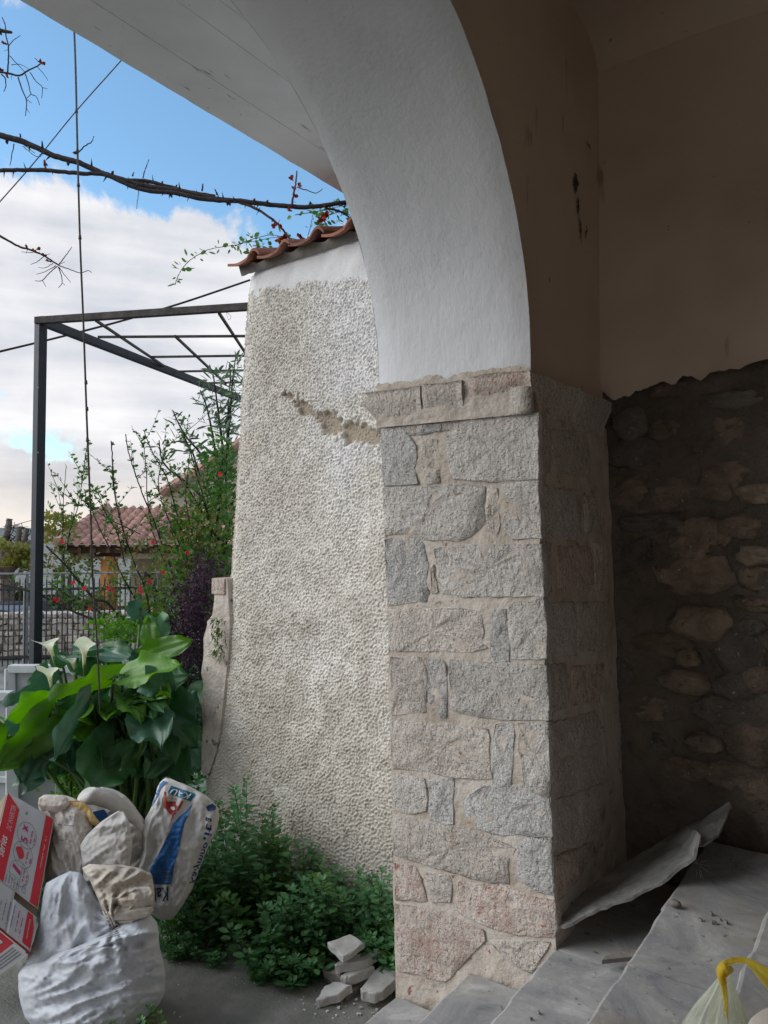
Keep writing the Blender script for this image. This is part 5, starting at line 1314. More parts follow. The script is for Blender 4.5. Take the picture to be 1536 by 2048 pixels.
twigset('bare_twig', [(Zt([(-60, 1530), (10, 1565), (80, 1605), (140, 1635), (200, 1650), (270, 1680), (330, 1715), (390, 1755)]), .0055), (Zt([(390, 1755), (460, 1780), (530, 1803), (580, 1788), (605, 1802)]), .0022), (Zt([(385, 1755), (430, 1695), (460, 1655), (475, 1632)]), .0022),
    (Zt([(380, 1760), (330, 1800), (280, 1852), (232, 1856)]), .0024), (Zt([(280, 1852), (305, 1897)]), .0016), (Zt([(385, 1765), (405, 1820), (410, 1870), (385, 1902)]), .0022), (Zt([(410, 1870), (430, 1884)]), .0015), (Zt([(390, 1765), (425, 1815), (467, 1866)]), .0018),
    (Zt([(370, 1755), (300, 1795), (240, 1812)]), .0018), (Zt([(350, 1740), (300, 1770), (252, 1768)]), .0016), (Zt([(290, 1695), (245, 1730), (203, 1748)]), .0018), (Zt([(220, 1670), (180, 1668), (142, 1664)]), .0016), (Zt([(285, 1690), (335, 1676)]), .0014), (Zt([(385, 1750), (433, 1730)]), .0014)], 3.3,
    'budding twig with a star of bare side shoots at the left edge', [Zt([(175, 1632)])[0], Zt([(222, 1660)])[0], Zt([(253, 1648)])[0], Zt([(290, 1690)])[0], Zt([(320, 1725)])[0], Zt([(235, 1668)])[0]])

# ivy-like runners on the coping
def leaves_along(P, n, size, mat, parent, seed, spread=.02, name='leaf', aspect=.6):
    r = random.Random(seed); g = Geo()
    for k in range(n):
        p = P[min(int(r.random() * (len(P) - 1)), len(P) - 2)]; d = Vector((r.uniform(-1, 1), r.uniform(-1, 1), r.uniform(-.8, .8))).normalized()
        b = p + d * spread * r.random(); l = size * r.uniform(.6, 1.25); sd = d.cross(Vector((r.random(), r.random(), r.random()))).normalized()
        g.leaf(b, b + d * l, sd, l * aspect, .15)
    o = g.build(name, M_[mat], parent); o['kind'] = 'stuff'; return o
ivy = empty('wall_creeper', at_y(560, 490, YB + .1), 'thin leafy creeper trailing over the coping tiles of the roughcast wall', 'creeper')
for k, (pts, n) in enumerate([([(350, 570), (358, 548), (372, 528), (395, 510), (425, 497), (470, 490), (510, 482), (560, 474), (600, 480)], 46), ([(470, 492), (500, 480), (540, 470), (585, 478)], 30), ([(590, 430), (620, 425), (650, 420), (690, 412), (720, 420)], 34),
        ([(640, 450), (660, 430), (690, 425), (710, 445)], 40), ([(615, 475), (622, 450), (626, 425)], 7), ([(498, 505), (520, 492), (545, 500)], 18), ([(640, 470), (670, 455), (700, 450)], 20)]):
    P = branch(pts, 4.02, .0022, .0012, 'bark_red', ivy, 'runner', 0, 120 + k)
    leaves_along(P, n, .034, 'shrub' if k != 0 else 'shrub', ivy, 130 + k, .03)
blobs('bud', [(652, 433), (645, 440), (570, 478), (560, 480), (600, 476)], 3.95, .02, 'bud', ivy, 9)

# ================================================================ CALLA LILIES
calla = empty('calla_lily', at_d(235, 1715, 4.3), 'big clump of calla lilies with broad glossy leaves and cream flowers', 'calla lily')
calla.location.z = 0
def zc(x, y): return (x / 3.072, 1200 + y / 3.072)
def calla_leaf(b, t, w, d0, d1, mat, seed, tilt=.5, wave=.15, cupv=.13):
    """b,t: base and tip in the picture, at depths d0,d1; w: blade width (m)"""
    r = random.Random(seed); B = at_d(*b, d0); T = at_d(*t, d1); ax = T - B; l = ax.length; ax.normalize()
    vd = (B - CAM).normalized(); s0 = ax.cross(vd).normalized(); nrm0 = s0.cross(ax).normalized()
    side = (s0 * math.cos(tilt) + nrm0 * math.sin(tilt)).normalized(); nrm = ax.cross(side).normalized()
    if nrm.z < 0: nrm = -nrm
    n, m = 60, 12; V = []; ph = r.uniform(0, 6)
    for i in range(n + 1):
        t_ = i / n
        if t_ < .22: wd = .62 + 1.7 * t_ - .9 * t_ * t_; 
        wd = (math.sin(math.pi * min(1, (t_ * .78 + .22)) ** 1.0) ** .75) * 1.0
        if t_ > .86: wd *= (1 - (t_ - .86) / .14 * .75)
        for k in range(m + 1):
            q = k / m * 2 - 1
            lobe = max(0, .16 - t_) * abs(q) ** .8 * 1.15                      # basal lobes sweep back
            mid = 1 - abs(q)
            y = t_ * l - lobe * l * 1.1
            h = cupv * w * abs(q) ** 1.4 + wave * w * (abs(q) ** 2 * math.sin(t_ * 9 + ph + q * 1.3) + .35 * abs(q) ** 3 * math.sin(t_ * 21 + ph * 2)) - .10 * l * (t_ ** 2.2) + .02 * w * math.sin(q * 9) 
            h += .0045 * w * math.sin((t_ * 1.0 - .30 * abs(q)) * 88) * min(1, (1 - abs(q)) * 4) * min(1, abs(q) * 5)
            h -= .03 * w * math.exp(-(q / .10) ** 2)
            notch = 0 if t_ > .02 else (.10 * l * (1 - min(1, abs(q) * 3)))
            V.append(B + ax * (y + notch) + side * q * wd * w * .5 + nrm * h)
    F = [(i * (m + 1) + k, i * (m + 1) + k + 1, (i + 1) * (m + 1) + k + 1, (i + 1) * (m + 1) + k) for i in range(n) for k in range(m)]
    g = Geo(); g.add(V, F); lf = g.build('leaf', M_[mat], calla, smooth=True)
    root = Vector((calla.location.x + r.uniform(-.3, .3), calla.location.y + r.uniform(-.2, .2), 0))
    midp = root.lerp(B, .55) + Vector((r.uniform(-.05, .05), r.uniform(-.05, .05), .12))
    g = Geo(); g.tube(catmull([root, midp, B], 6), [.012] * 0 or [.013 - .006 * i / 12 for i in range(13)], 7); g.build('stalk', M_['petiole'], calla, smooth=True)
C1, C2, C3 = 'calla', 'calla_light', 'calla_blue'
leaves = [
 ((900, 350), (1175, 238), .17, 4.25, 4.15, C2, .35), ((935, 290), (905, 95), .13, 4.45, 4.5, C2, .2), ((760, 470), (1095, 378), .22, 4.05, 3.95, C2, .75),
 ((700, 480), (290, 592), .21, 4.05, 3.85, C2, .9), ((650, 660), (460, 800), .33, 4.1, 3.95, C1, .35), ((905, 690), (985, 900), .28, 3.95, 3.75, C3, .1),
 ((1010, 650), (1215, 745), .27, 4.2, 4.05, C1, .35), ((640, 300), (830, 335), .15, 4.5, 4.4, C1, .6), ((560, 590), (305, 985), .17, 3.95, 3.75, C3, .65),
 ((330, 610), (0, 725), .20, 4.05, 3.8, C2, .8), ((330, 690), (0, 1050), .26, 3.95, 3.7, C2, .45), ((340, 515), (15, 640), .19, 4.3, 4.1, C3, .8),
 ((290, 840), (95, 1140), .20, 3.95, 3.75, C3, .5), ((720, 860), (520, 1170), .36, 4.0, 3.8, C1, .25), ((1000, 940), (1140, 1110), .26, 4.3, 4.1, C1, .2),
 ((440, 350), (620, 470), .20, 4.45, 4.3, C1, .6), ((960, 500), (1160, 455), .18, 4.15, 4.1, C1, .5), ((840, 380), (960, 275), .13, 4.35, 4.3, C3, .4),
 ((870, 50), (780, 110), .22, 4.8, 4.7, C3, .4), ((370, 320), (330, 420), .15, 4.5, 4.4, C1, .3), ((510, 590), (350, 640), .14, 4.15, 4.0, C1, .5),
 ((250, 950), (150, 1190), .16, 3.9, 3.75, C3, .5), ((150, 730), (10, 860), .20, 4.1, 3.95, C3, .6), ((60, 830), (-60, 1060), .26, 3.85, 3.7, C2, .5), 
 ((620, 700), (830, 780), .30, 4.3, 4.2, C1, .4), ((800, 560), (1010, 560), .12, 4.1, 4.0, C3, .9), ((480, 330), (820, 340), .14, 4.3, 4.2, C3, .9),
 ((620, 360), (440, 460), .17, 4.3, 4.2, C1, .6), ((1080, 760), (1220, 900), .22, 4.35, 4.25, C1, .3), ((560, 880), (430, 1010), .24, 4.25, 4.15, C1, .3),
 ((960, 110), (1010, 250), .15, 4.6, 4.5, C1, .4), ((740, 380), (600, 300), .14, 4.5, 4.5, C2, .5), ((300, 430), (180, 540), .14, 4.4, 4.3, C1, .5), ((860, 430), (1000, 560), .18, 4.3, 4.2, C1, .6),
 ((420, 700), (300, 880), .18, 4.2, 4.1, C1, .4), ((1100, 600), (1230, 640), .15, 4.4, 4.4, C3, .5)]
for k, (b, t, w, a, c, mt, tl) in enumerate(leaves): calla_leaf(zc(*b), zc(*t), w * .84, a, c, mt, 500 + k, tl)
rl = random.Random(41)
for k in range(24):
    a = rl.uniform(-2.6, 2.2); R0 = rl.uniform(.3, .85)
    bx, by = 620 + 480 * R0 * math.cos(a) * .9, 640 - 230 * R0 + 190 * math.sin(abs(a) * .6)
    calla_leaf(zc(bx, by), zc(bx + 190 * math.cos(a) , by + 30 + 110 * rl.random() - (90 if rl.random() < .3 else 0)), rl.uniform(.11, .19), 4.1 + rl.uniform(-.15, .3), 4.0 + rl.uniform(-.2, .2), rl.choice([C2, C1, C3, C2]), 620 + k, rl.uniform(.2, .9))
rl = random.Random(63)
for k in range(18):
    b = (rl.uniform(120, 1130), rl.uniform(760, 930)); a = rl.uniform(-.9, .9)
    calla_leaf(zc(*b), zc(b[0] + 150 * math.sin(a), b[1] + 190 * math.cos(a)), rl.uniform(.13, .22), 4.15 + rl.uniform(-.1, .25), 4.0 + rl.uniform(-.15, .15), rl.choice([C1, C1, C3]), 820 + k, rl.uniform(.1, .6))
rl = random.Random(77)
for k in range(26):
    b = (rl.uniform(200, 1150), rl.uniform(520, 1050)); a = rl.uniform(0, 6.28)
    calla_leaf(zc(*b), zc(b[0] + 170 * math.cos(a), b[1] + 60 + 150 * abs(math.sin(a))), rl.uniform(.16, .28), rl.uniform(4.4, 4.75), rl.uniform(4.3, 4.7), C1, 700 + k, rl.uniform(.2, .8))
def spathe(cx_, cy_, hgt, wid, d, turn, seed):
    e = Geo(); V = []; n, m = 20, 10
    base = at_d(cx_, cy_ + hgt * .55, d); H = hgt / FPX * d; Wd = wid / FPX * d; ax = (UP + RH * turn * .35 - FH * .15).normalized(); sx = ax.cross(FH).normalized(); sy = ax.cross(sx)
    for j in range(m + 1):
        t = j / m; rr = .10 + .18 * t + .72 * max(0, t - .45) ** 1.6 * 2.0
        for i in range(n):
            a = 2 * math.pi * i / n; tip = max(0, math.cos(a - 1.2 * turn - 1.6)) ** 3
            V.append(base + ax * (H * (t * .85 + .25 * tip * t * t)) + (sx * math.cos(a) + sy * math.sin(a)) * Wd * .5 * rr * (1 + .35 * tip * t) - ax * H * .22 * max(0, t - .7) * 2 * (1 - tip))
    e.add(V, [(j * n + i, j * n + (i + 1) % n, (j + 1) * n + (i + 1) % n, (j + 1) * n + i) for j in range(m) for i in range(n)])
    fl = e.build('flower', M_['spathe'], calla, smooth=True)
    g = Geo(); g.tube([base + ax * H * .1, base + ax * H * .6], [Wd * .05, Wd * .04], 7); s_ = g.build('spadix', M_['spadix'], fl)
    g = Geo(); root = Vector((calla.location.x - .2, calla.location.y, 0)); g.tube(catmull([root, root.lerp(base, .6) + Vector((0, 0, .1)), base + ax * H * .08], 6), [.010] * 13, 7); g.build('stalk', M_['petiole'], calla, smooth=True)
spathe(108, 1290, 48, 52, 4.3, -.9, 1); spathe(168, 1298, 64, 50, 4.2, .2, 2); spathe(150, 1322, 36, 34, 4.35, -.6, 3); spathe(103, 1348, 50, 44, 4.1, -.3, 4)

# ================================================================ WEEDS against the wall
def weed(name, label, areas, nstem, seed, lsize=(.026, .042), light=.06):
    e = empty(name, areas[0][0], label, 'weed'); r = random.Random(seed); G1, G2, GS = Geo(), Geo(), Geo()
    for k in range(nstem):
        (c, sx, sy, h, lean) = r.choice(areas)
        q = r.random() ** .5; a = r.uniform(0, 6.28); b = Vector((c.x + sx * q * math.cos(a), min(c.y + sy * q * math.sin(a), YB - .03), 0))
        hh = h * (1 - .55 * q * q) * r.uniform(.55, 1.1); out = Vector((math.cos(a) * sx, math.sin(a) * sy, 0)) * .55 * q + Vector(lean) * r.uniform(.5, 1.3) * hh
        tip = b + out + Vector((r.uniform(-.04, .04), r.uniform(-.04, .04), hh)); tip.y = min(tip.y, YB - .03)
        P = catmull([b, b.lerp(tip, .5) + Vector((0, 0, hh * .12)), tip], 5); GS.tube(P, [.0026 - .0015 * i / (len(P) - 1) for i in range(len(P))], 4, False)
        nodes = max(4, int(hh / .048)); tgt = G2 if r.random() < light else G1
        for j in range(nodes + 1):
            t = .22 + .78 * j / nodes; i = min(int(t * (len(P) - 1)), len(P) - 2); p = P[i].lerp(P[i + 1], t * (len(P) - 1) - i)
            sz = r.uniform(*lsize) * (1 - .45 * (j / nodes) ** 3); a0 = r.uniform(0, 6.28)
            cnt = 3 if j < nodes else 5
            for q_ in range(cnt):
                an = a0 + 6.28 * q_ / cnt + r.uniform(-.3, .3); up = r.uniform(.0, .7) if j < nodes else r.uniform(.4, 1.3)
                d = Vector((math.cos(an), math.sin(an), up)).normalized(); sd = Vector((-math.sin(an), math.cos(an), r.uniform(-.3, .3)))
                st = p + d * sz * .35; tgt.leaf(st, st + d * sz, sd, sz * r.uniform(.5, .68), .12, .12)
    o = G1.build('foliage', M_['weed'], e, smooth=False); o['kind'] = 'stuff'
    if G2.v: o = G2.build('young_foliage', M_['weed_light'], e); o['kind'] = 'stuff'
    o = GS.build('stems', M_['weed_stem'], e); o['kind'] = 'stuff'
    return e
A = lambda u, v, z=0.0: at_z(u, v, z)
def wp(x, y): return Vector((x, y, 0))
weed('weed_bush', 'dense dark green leafy weed bush at the foot of the roughcast wall, left mound', [(wp(-2.62, 2.66), .24, .20, .70, (.0, -.18, 0)), (wp(-2.35, 2.66), .25, .20, .48, (.05, -.25, 0)), (wp(-2.45, 2.50), .28, .18, .32, (0, -.25, 0)), (wp(-2.78, 2.56), .16, .18, .40, (0, -.2, 0)), (wp(-2.15, 2.42), .10, .08, .14, (0, -.1, 0))], 230, 1, (.036, .062), .12)
weed('weed_bush', 'green weed mound between the wall foot and the stone pillar, right of the larger bush', [(wp(-2.05, 2.70), .20, .14, .42, (.05, -.2, 0)), (wp(-1.84, 2.72), .16, .12, .36, (.0, -.2, 0)), (wp(-2.08, 2.58), .16, .10, .26, (0, -.2, 0)), (wp(-1.68, 2.72), .12, .10, .28, (0, -.15, 0))], 135, 2, (.036, .062), .12)
weed('weed', 'small pale weed sprouting in front of the large white sack', [(A(300, 2150) , .03, .03, .36, (0, 0, 0))], 6, 5, (.024, .040), .4)
weed('weed', 'low broad-leaved seedling at the foot of the weed mound, left of the marble offcuts', [(A(610, 1962), .05, .04, .09, (0, 0, 0))], 14, 6, (.03, .045), .1)
weed('weed', 'sprig of small leaves growing up in front of the printed cement bag', [(A(398, 1870), .12, .08, .40, (-.35, -.25, 0))], 34, 7, (.02, .034), .2)
weed('weed', 'low dark weeds spreading between the white sack and the printed cement bag', [(A(350, 1905), .10, .08, .16, (0, -.1, 0)), (A(400, 1925), .12, .07, .10, (0, -.1, 0))], 46, 8, (.02, .034), .1)
weed('weed', 'fresh green shoots at the bottom edge in front of the white sack', [(A(200, 2160), .03, .02, .19, (0, 0, 0)), (A(272, 2160), .03, .02, .15, (0, 0, 0))], 8, 9, (.02, .03), 1)
weed('weed', 'mixed low weeds growing under the calla lily leaves', [(at_z(150, 1800, 0), .4, .25, .30, (0, 0, 0)), (at_z(300, 1790, 0), .3, .2, .26, (0, 0, 0)), (at_z(60, 1800, 0), .3, .2, .3, (0, 0, 0))], 200, 10, (.03, .05), .2)
weed('weed', 'slender weed standing beside the marble offcuts against the pillar', [(A(775, 1935), .04, .05, .20, (0, -.1, 0))], 10, 11, (.02, .032), .1)
# fern tuft on the wall end
mt = empty('wall_fern', at_y(436, 1300, YB - .01), 'bright green ferny tuft growing from the broken end of the wall', 'fern'); r = random.Random(3); g = Geo()
for k in range(170):
    c = at_y(r.gauss(436, 7), r.uniform(1235, 1318), YB - .02); d = Vector((r.uniform(-1, 1), r.uniform(-1.2, .1), r.uniform(-1, .8))).normalized(); g.leaf(c, c + d * .030, d.cross(UP + RH * .3), .007, .1, .3)
o = g.build('fronds', M_['moss'], mt); o['kind'] = 'stuff'

# ================================================================ SHRUBS beyond the wall
def zs4(x, y): return (60 + x * .2734, 860 + y * .2735)
quince = empty('flowering_quince', at_d(330, 1480, 5.2), 'twiggy flowering quince shrub with small red blossoms and thorny dark branches', 'shrub'); quince.location.z = 0
main = [([(120, 850), (250, 980), (400, 1160), (480, 1240), (560, 1260), (640, 1350), (700, 1410)], .009), ([(-250, 1120), (0, 1180), (150, 1245), (300, 1320), (470, 1390), (560, 1440), (640, 1500), (720, 1560)], .009),
 ([(130, 1110), (250, 1190), (370, 1280), (480, 1310), (560, 1400)], .006), ([(1130, 390), (1250, 580), (1340, 740), (1420, 890), (1380, 1150)], .010), ([(595, 80), (605, 250), (610, 400), (650, 620), (700, 790), (760, 970), (830, 1130), (870, 1300), (860, 1500)], .006),
 ([(698, 30), (720, 160), (760, 290), (820, 460), (900, 650), (970, 850), (1040, 1050), (1060, 1300)], .005), ([(830, 0), (900, 170), (1000, 350), (1050, 520), (1120, 800), (1180, 1100)], .005), ([(1110, 0), (1170, 150), (1220, 330), (1270, 500), (1320, 700), (1340, 900)], .006),
 ([(265, 260), (245, 500), (240, 700), (235, 900), (300, 1050), (480, 1250)], .003), ([(405, 200), (385, 340), (350, 560), (290, 740), (270, 900)], .0035), ([(440, 540), (500, 700), (600, 900), (680, 1080), (800, 1280)], .005), ([(830, 90), (850, 300), (860, 500), (900, 750), (1000, 1000)], .004),
 ([(500, 460), (560, 620), (640, 760), (700, 1000)], .004), ([(1180, 60), (1160, 250), (1140, 500), (1180, 760), (1180, 1000)], .004), ([(1010, 60), (960, 250), (940, 430), (1000, 620), (1100, 850)], .004), ([(150, 1330), (300, 1250), (500, 1180), (760, 1150), (1000, 1200)], .003), ([(330, 560), (430, 560), (560, 640), (800, 760)], .003)]
QP = []
for k, (p, r_) in enumerate(main): QP.append(branch([zs4(*q) for q in p], 5.15 + .08 * (k % 4), r_ * .65, r_ * 1.1, 'bark', quince, 'branch', 6, 200 + k, 2.5))
r = random.Random(21); twg = Geo(); sub = []
for P in QP:
    for k in range(9):
        i = r.randrange(1, len(P) - 2); d = Vector((r.uniform(-1, 1), r.uniform(-1, 1), r.uniform(.0, 1.3))).normalized(); l = r.uniform(.08, .26)
        q = [P[i], P[i] + d * l * .5 + Vector((0, 0, .01)), P[i] + d * l + Vector((r.uniform(-.02, .02), 0, .03))]; Q = catmull(q, 4); twg.tube(Q, [.0024 - .0014 * j / (len(Q) - 1) for j in range(len(Q))], 4, False); sub.append(Q)
o = twg.build('twigs', M_['bark'], quince); o['kind'] = 'stuff'
def scatter_leaves(name, mat, parent, centers, n, size, aspect, seed, up=.3, lo=.6):
    r = random.Random(seed); g = Geo(); wts = [c[4] for c in centers]
    for k in range(n):
        (u, v, su, sv, w_, d, sd_) = r.choices(centers, wts)[0]
        p = at_d(r.gauss(u, su), r.gauss(v, sv), d + r.uniform(-1, 1) * sd_); dr = Vector((r.uniform(-1, 1), r.uniform(-1, 1), r.uniform(-1 + up, 1))).normalized(); l = size * r.uniform(lo, 1.3)
        g.leaf(p, p + dr * l, dr.cross(Vector((r.uniform(-1, 1), r.uniform(-1, 1), r.uniform(-1, 1)))), l * aspect, .15)
    o = g.build(name, M_[mat], parent); o['kind'] = 'stuff'; return o
g = Geo(); r = random.Random(5)
for Q in sub + QP:
    for k in range(13 if Q in sub else 20):
        i = r.randrange(0, len(Q) - 1); p = Q[i].lerp(Q[i + 1], r.random()); d = Vector((r.uniform(-1, 1), r.uniform(-1, 1), r.uniform(-.2, 1))).normalized(); l = r.uniform(.018, .040); g.leaf(p, p + d * l, d.cross(Vector((r.random(), r.random(), r.random()))), l * .55, .15)
o = g.build('foliage', M_['shrub'], quince); o['kind'] = 'stuff'
scatter_leaves('olive_foliage', 'shrub_olive', quince, [(330, 1130, 60, 60, 1, 5.2, .25), (250, 1180, 50, 50, .4, 5.2, .2), (400, 1060, 40, 50, .8, 5.2, .2)], 900, .034, .6, 6)
for (u, v) in [(115, 1201), (111, 1198), (169, 1177), (147, 1166), (217, 1176), (226, 1180), (327, 1145), (281, 1177), (284, 1184), (299, 1163), (180, 1217), (195, 1242), (306, 1085), (124, 1083), (375, 1106), (441, 948)]:
    c = at_d(u, v, 5.05); g = Geo()
    for k in range(7):
        a = 2 * math.pi * k / 7 + rnd.random(); d = (RH * math.cos(a) + UP * math.sin(a) - FH * rnd.uniform(.0, .9)).normalized(); g.leaf(c, c + d * .016, d.cross(FH), .016, .35)
    g.build('blossom', M_['petal'], quince)
# leafy mass further right, oleander above, purple shrub below
lb = empty('leafy_shrub', at_d(420, 1500, 5.6), 'bright green leafy shrub crowding behind the quince next to the wall', 'shrub'); lb.location.z = 0
P = branch([(400, 1500), (410, 1300), (420, 1150), (440, 1000), (445, 900)], 5.6, .02, .006, 'bark', lb, 'trunk', 0, 300)
for p in ([(410, 1250), (370, 1150), (340, 1050)], [(415, 1200), (450, 1100), (465, 1000)], [(400, 1300), (350, 1230), (300, 1190)]): branch(p, 5.6, .010, .004, 'bark', lb, 'branch', 0, 301)
scatter_leaves('foliage', 'shrub', lb, [(440, 1010, 22, 45, .8, 5.6, .25), (415, 1110, 32, 40, 1.2, 5.6, .25), (370, 1090, 32, 45, .25, 5.5, .25), (440, 930, 20, 30, .5, 5.6, .2), (385, 1170, 30, 25, .8, 5.5, .2)], 2200, .045, .62, 11)
scatter_leaves('bright_foliage', 'shrub_bright', lb, [(400, 1165, 34, 30, 1, 5.35, .15), (340, 1235, 30, 22, 1, 5.3, .2), (380, 1060, 30, 30, .5, 5.4, .2), (430, 1150, 22, 40, .6, 5.3, .1), (300, 1262, 30, 14, .5, 5.2, .1)], 1000, .050, .7, 12)
ole = empty('oleander', at_d(455, 1500, 6.0), 'oleander with long narrow leaves rising beside the wall under the pergola', 'oleander'); ole.location.z = 0
OP = []
for k, p in enumerate([[(455, 1200), (452, 1000), (455, 850), (462, 740)], [(450, 1050), (430, 900), (415, 820), (400, 780)], [(452, 950), (440, 850), (432, 790), (425, 742)], [(445, 1000), (410, 920), (370, 870), (345, 820)], [(440, 1020), (400, 950), (385, 905), (362, 868)], [(455, 900), (462, 800), (470, 720)], [(440, 1040), (390, 980), (330, 930), (318, 880)]]):
    OP.append(branch(p, 5.9, .012, .004, 'bark', ole, 'branch', 0, 310 + k))
g = Geo(); r = random.Random(8)
for P in OP:
    for k in range(55):
        i = r.randrange(len(P) // 4, len(P) - 1); p = P[i]; d = Vector((r.uniform(-1, 1), r.uniform(-1, 1), r.uniform(-.2, 1.2))).normalized(); l = r.uniform(.07, .13); p = p + Vector((r.uniform(-.05, .05), r.uniform(-.05, .05), r.uniform(-.03, .03))); g.leaf(p, p + d * l, d.cross(Vector((r.random(), r.random(), r.random()))), l * .17, .1, .1)
for k in range(260):
    p = at_d(min(r.gauss(456, 13), 490), r.uniform(740, 1040), r.uniform(5.7, 6.1)); d = Vector((r.uniform(-1, 1), r.uniform(-1, 1), r.uniform(-.3, 1))).normalized(); l = r.uniform(.07, .13); g.leaf(p, p + d * l, d.cross(Vector((r.random(), r.random(), r.random()))), l * .18, .1, .1)
o = g.build('foliage', M_['oleander'], ole); o['kind'] = 'stuff'
pur = empty('purple_shrub', at_d(385, 1560, 4.7), 'dark purple feathery shrub between the calla lilies and the wall end', 'shrub'); pur.location.z = 0
for k, p in enumerate([[(385, 1560), (380, 1400), (370, 1280), (360, 1200)], [(390, 1500), (400, 1350), (410, 1200), (425, 1120)], [(380, 1450), (350, 1300), (340, 1230)]]): branch(p, 4.8, .010, .004, 'bark', pur, 'branch', 0, 330 + k)
scatter_leaves('foliage', 'purple', pur, [(380, 1230, 26, 30, 1, 4.75, .15), (365, 1290, 24, 30, 1, 4.75, .15), (415, 1150, 20, 22, .5, 4.8, .12), (395, 1190, 22, 25, .7, 4.8, .12), (395, 1360, 20, 50, .8, 4.9, .12), (405, 1260, 12, 40, .6, 4.8, .12)], 5200, .034, .22, 14, .5)
hedge = empty('shadowed_bush', at_d(330, 1700, 5.0), 'dark bush filling the shade behind the calla lilies', 'bush'); hedge.location.z = 0
branch([(330, 1690), (330, 1500), (320, 1350)], 5.0, .02, .006, 'bark', hedge, 'trunk', 0, 340)
scatter_leaves('foliage', 'weed', hedge, [(330, 1500, 55, 80, 1, 5.0, .2), (200, 1520, 80, 70, 1, 5.1, .2), (330, 1370, 50, 40, .6, 5.0, .15), (110, 1560, 60, 50, .4, 5.1, .2)], 5200, .055, .6, 15)
scatter_leaves('light_foliage', 'shrub_bright', hedge, [(245, 1262, 36, 16, .7, 4.9, .2), (160, 1600, 40, 22, .3, 4.4, .1), (130, 1560, 16, 20, .3, 4.2, .1)], 420, .045, .6, 16)

# ================================================================ FENCE, WALL AND HOUSES BEYOND
fence = empty('iron_fence', at_d(160, 1330, 10.9), 'dark iron picket fence with pointed bars in front of the low stone wall', 'fence'); fence.location.z = 0
fa, fb_ = at_d(-220, 1330, 10.4), at_d(470, 1330, 11.3); fa.z = fb_.z = 0
zt = at_d(160, 1160, 10.9).z; zr = at_d(160, 1177, 10.9).z
for z_ in (zr, .12):
    g = Geo(); g.bar(fa + UP * z_, fb_ + UP * z_, .03, .035); g.build('rail', M_['fence_iron'], fence)
npk = int((fb_ - fa).length / .069); me0 = None
for k in range(npk):
    p = fa.lerp(fb_, k / npk)
    if me0 is None:
        g = Geo(); g.box((0, 0, zt / 2), (.014, .014, zt)); g.tube([(0, 0, zt), (0, 0, zt + .05)], [.010, .001], 4)
        o = g.build('picket', M_['fence_iron'], None); me0 = o.data
    else: o = bpy.data.objects.new('picket', me0); COL.objects.link(o)
    o.location = p; o.parent = fence; o.matrix_parent_inverse = fence.matrix_basis.inverted()
for u in (50, 287, 420):
    p = at_d(u, 1330, 10.9); p.z = 0; g = Geo(); g.bar(p, Vector((p.x, p.y, at_d(u, 1143, 10.9).z)), .05, .05); g.build('fence_post', M_['galv'] if u < 100 else M_['fence_iron'], fence)
g = Geo(); z2 = at_d(200, 1146, 10.95).z; g.tube([Vector((fa.x, fa.y + .05, z2)), Vector((fb_.x, fb_.y + .05, z2))], .016, 6); g.build('top_rail', M_['galv'], fence)
# low field-stone wall
sw = empty('field_stone_wall', at_d(150, 1320, 11.6), 'low wall of pale field stones just behind the iron fence', 'stone wall'); sw.location.z = 0
wa, wb = at_d(-260, 1320, 11.3), at_d(480, 1320, 12.0); wa.z = wb.z = 0
dirw = (wb - wa).normalized(); nw = Vector((dirw.y, -dirw.x, 0)); nw = nw if nw.dot(CAM - wa) > 0 else -nw
Hh = at_d(150, 1228, 11.6).z
g = Geo(); m_ = (wa + wb) / 2 - nw * .25; g.bar(Vector((wa.x, wa.y, Hh / 2)) - nw * .25, Vector((wb.x, wb.y, Hh / 2)) - nw * .25, .46, Hh - .02); g.build('core', M_['mortar'], sw)
r = random.Random(9); cnt = 0; z_ = 0.0
while z_ < Hh - .03:
    hh = r.uniform(.06, .13); s = r.uniform(0, .1); Lw = (wb - wa).length
    while s < Lw:
        ww = r.uniform(.09, .24); c = wa + dirw * (s + ww / 2); cnt += 1
        g = Geo(); M3 = Matrix((( *dirw, ), ( *nw, ), (0, 0, 1))).transposed()
        x, y, zq = ww * .47, .05, hh * .46; V = []
        for yy, sc in ((-.10, 1), (.02, 1), (.05 + r.uniform(0, .03), .72)):
            for kx, kz in ((-1, -1), (0, -1.08), (1, -1), (1.06, 0), (1, 1), (0, 1.08), (-1, 1), (-1.06, 0)):
                V.append(M3 @ Vector((kx * x * sc + r.uniform(-.02, .02), yy, kz * zq * sc + r.uniform(-.018, .018))) + Vector((c.x, c.y, z_ + hh / 2)))
        F = [(l * 8 + i, l * 8 + (i + 1) % 8, (l + 1) * 8 + (i + 1) % 8, (l + 1) * 8 + i) for l in range(2) for i in range(8)] + [tuple(16 + i for i in range(8))]
        g.add(V, F)
        if cnt <= 295: g.build('stone', M_['field_stone'], sw)
        else:
            if cnt == 296: rest = Geo()
            rest.add(g.v, g.f)
        s += ww
    z_ += hh
if cnt > 296: rest.build('upper_stones', M_['field_stone'], sw)['kind'] = 'stuff'
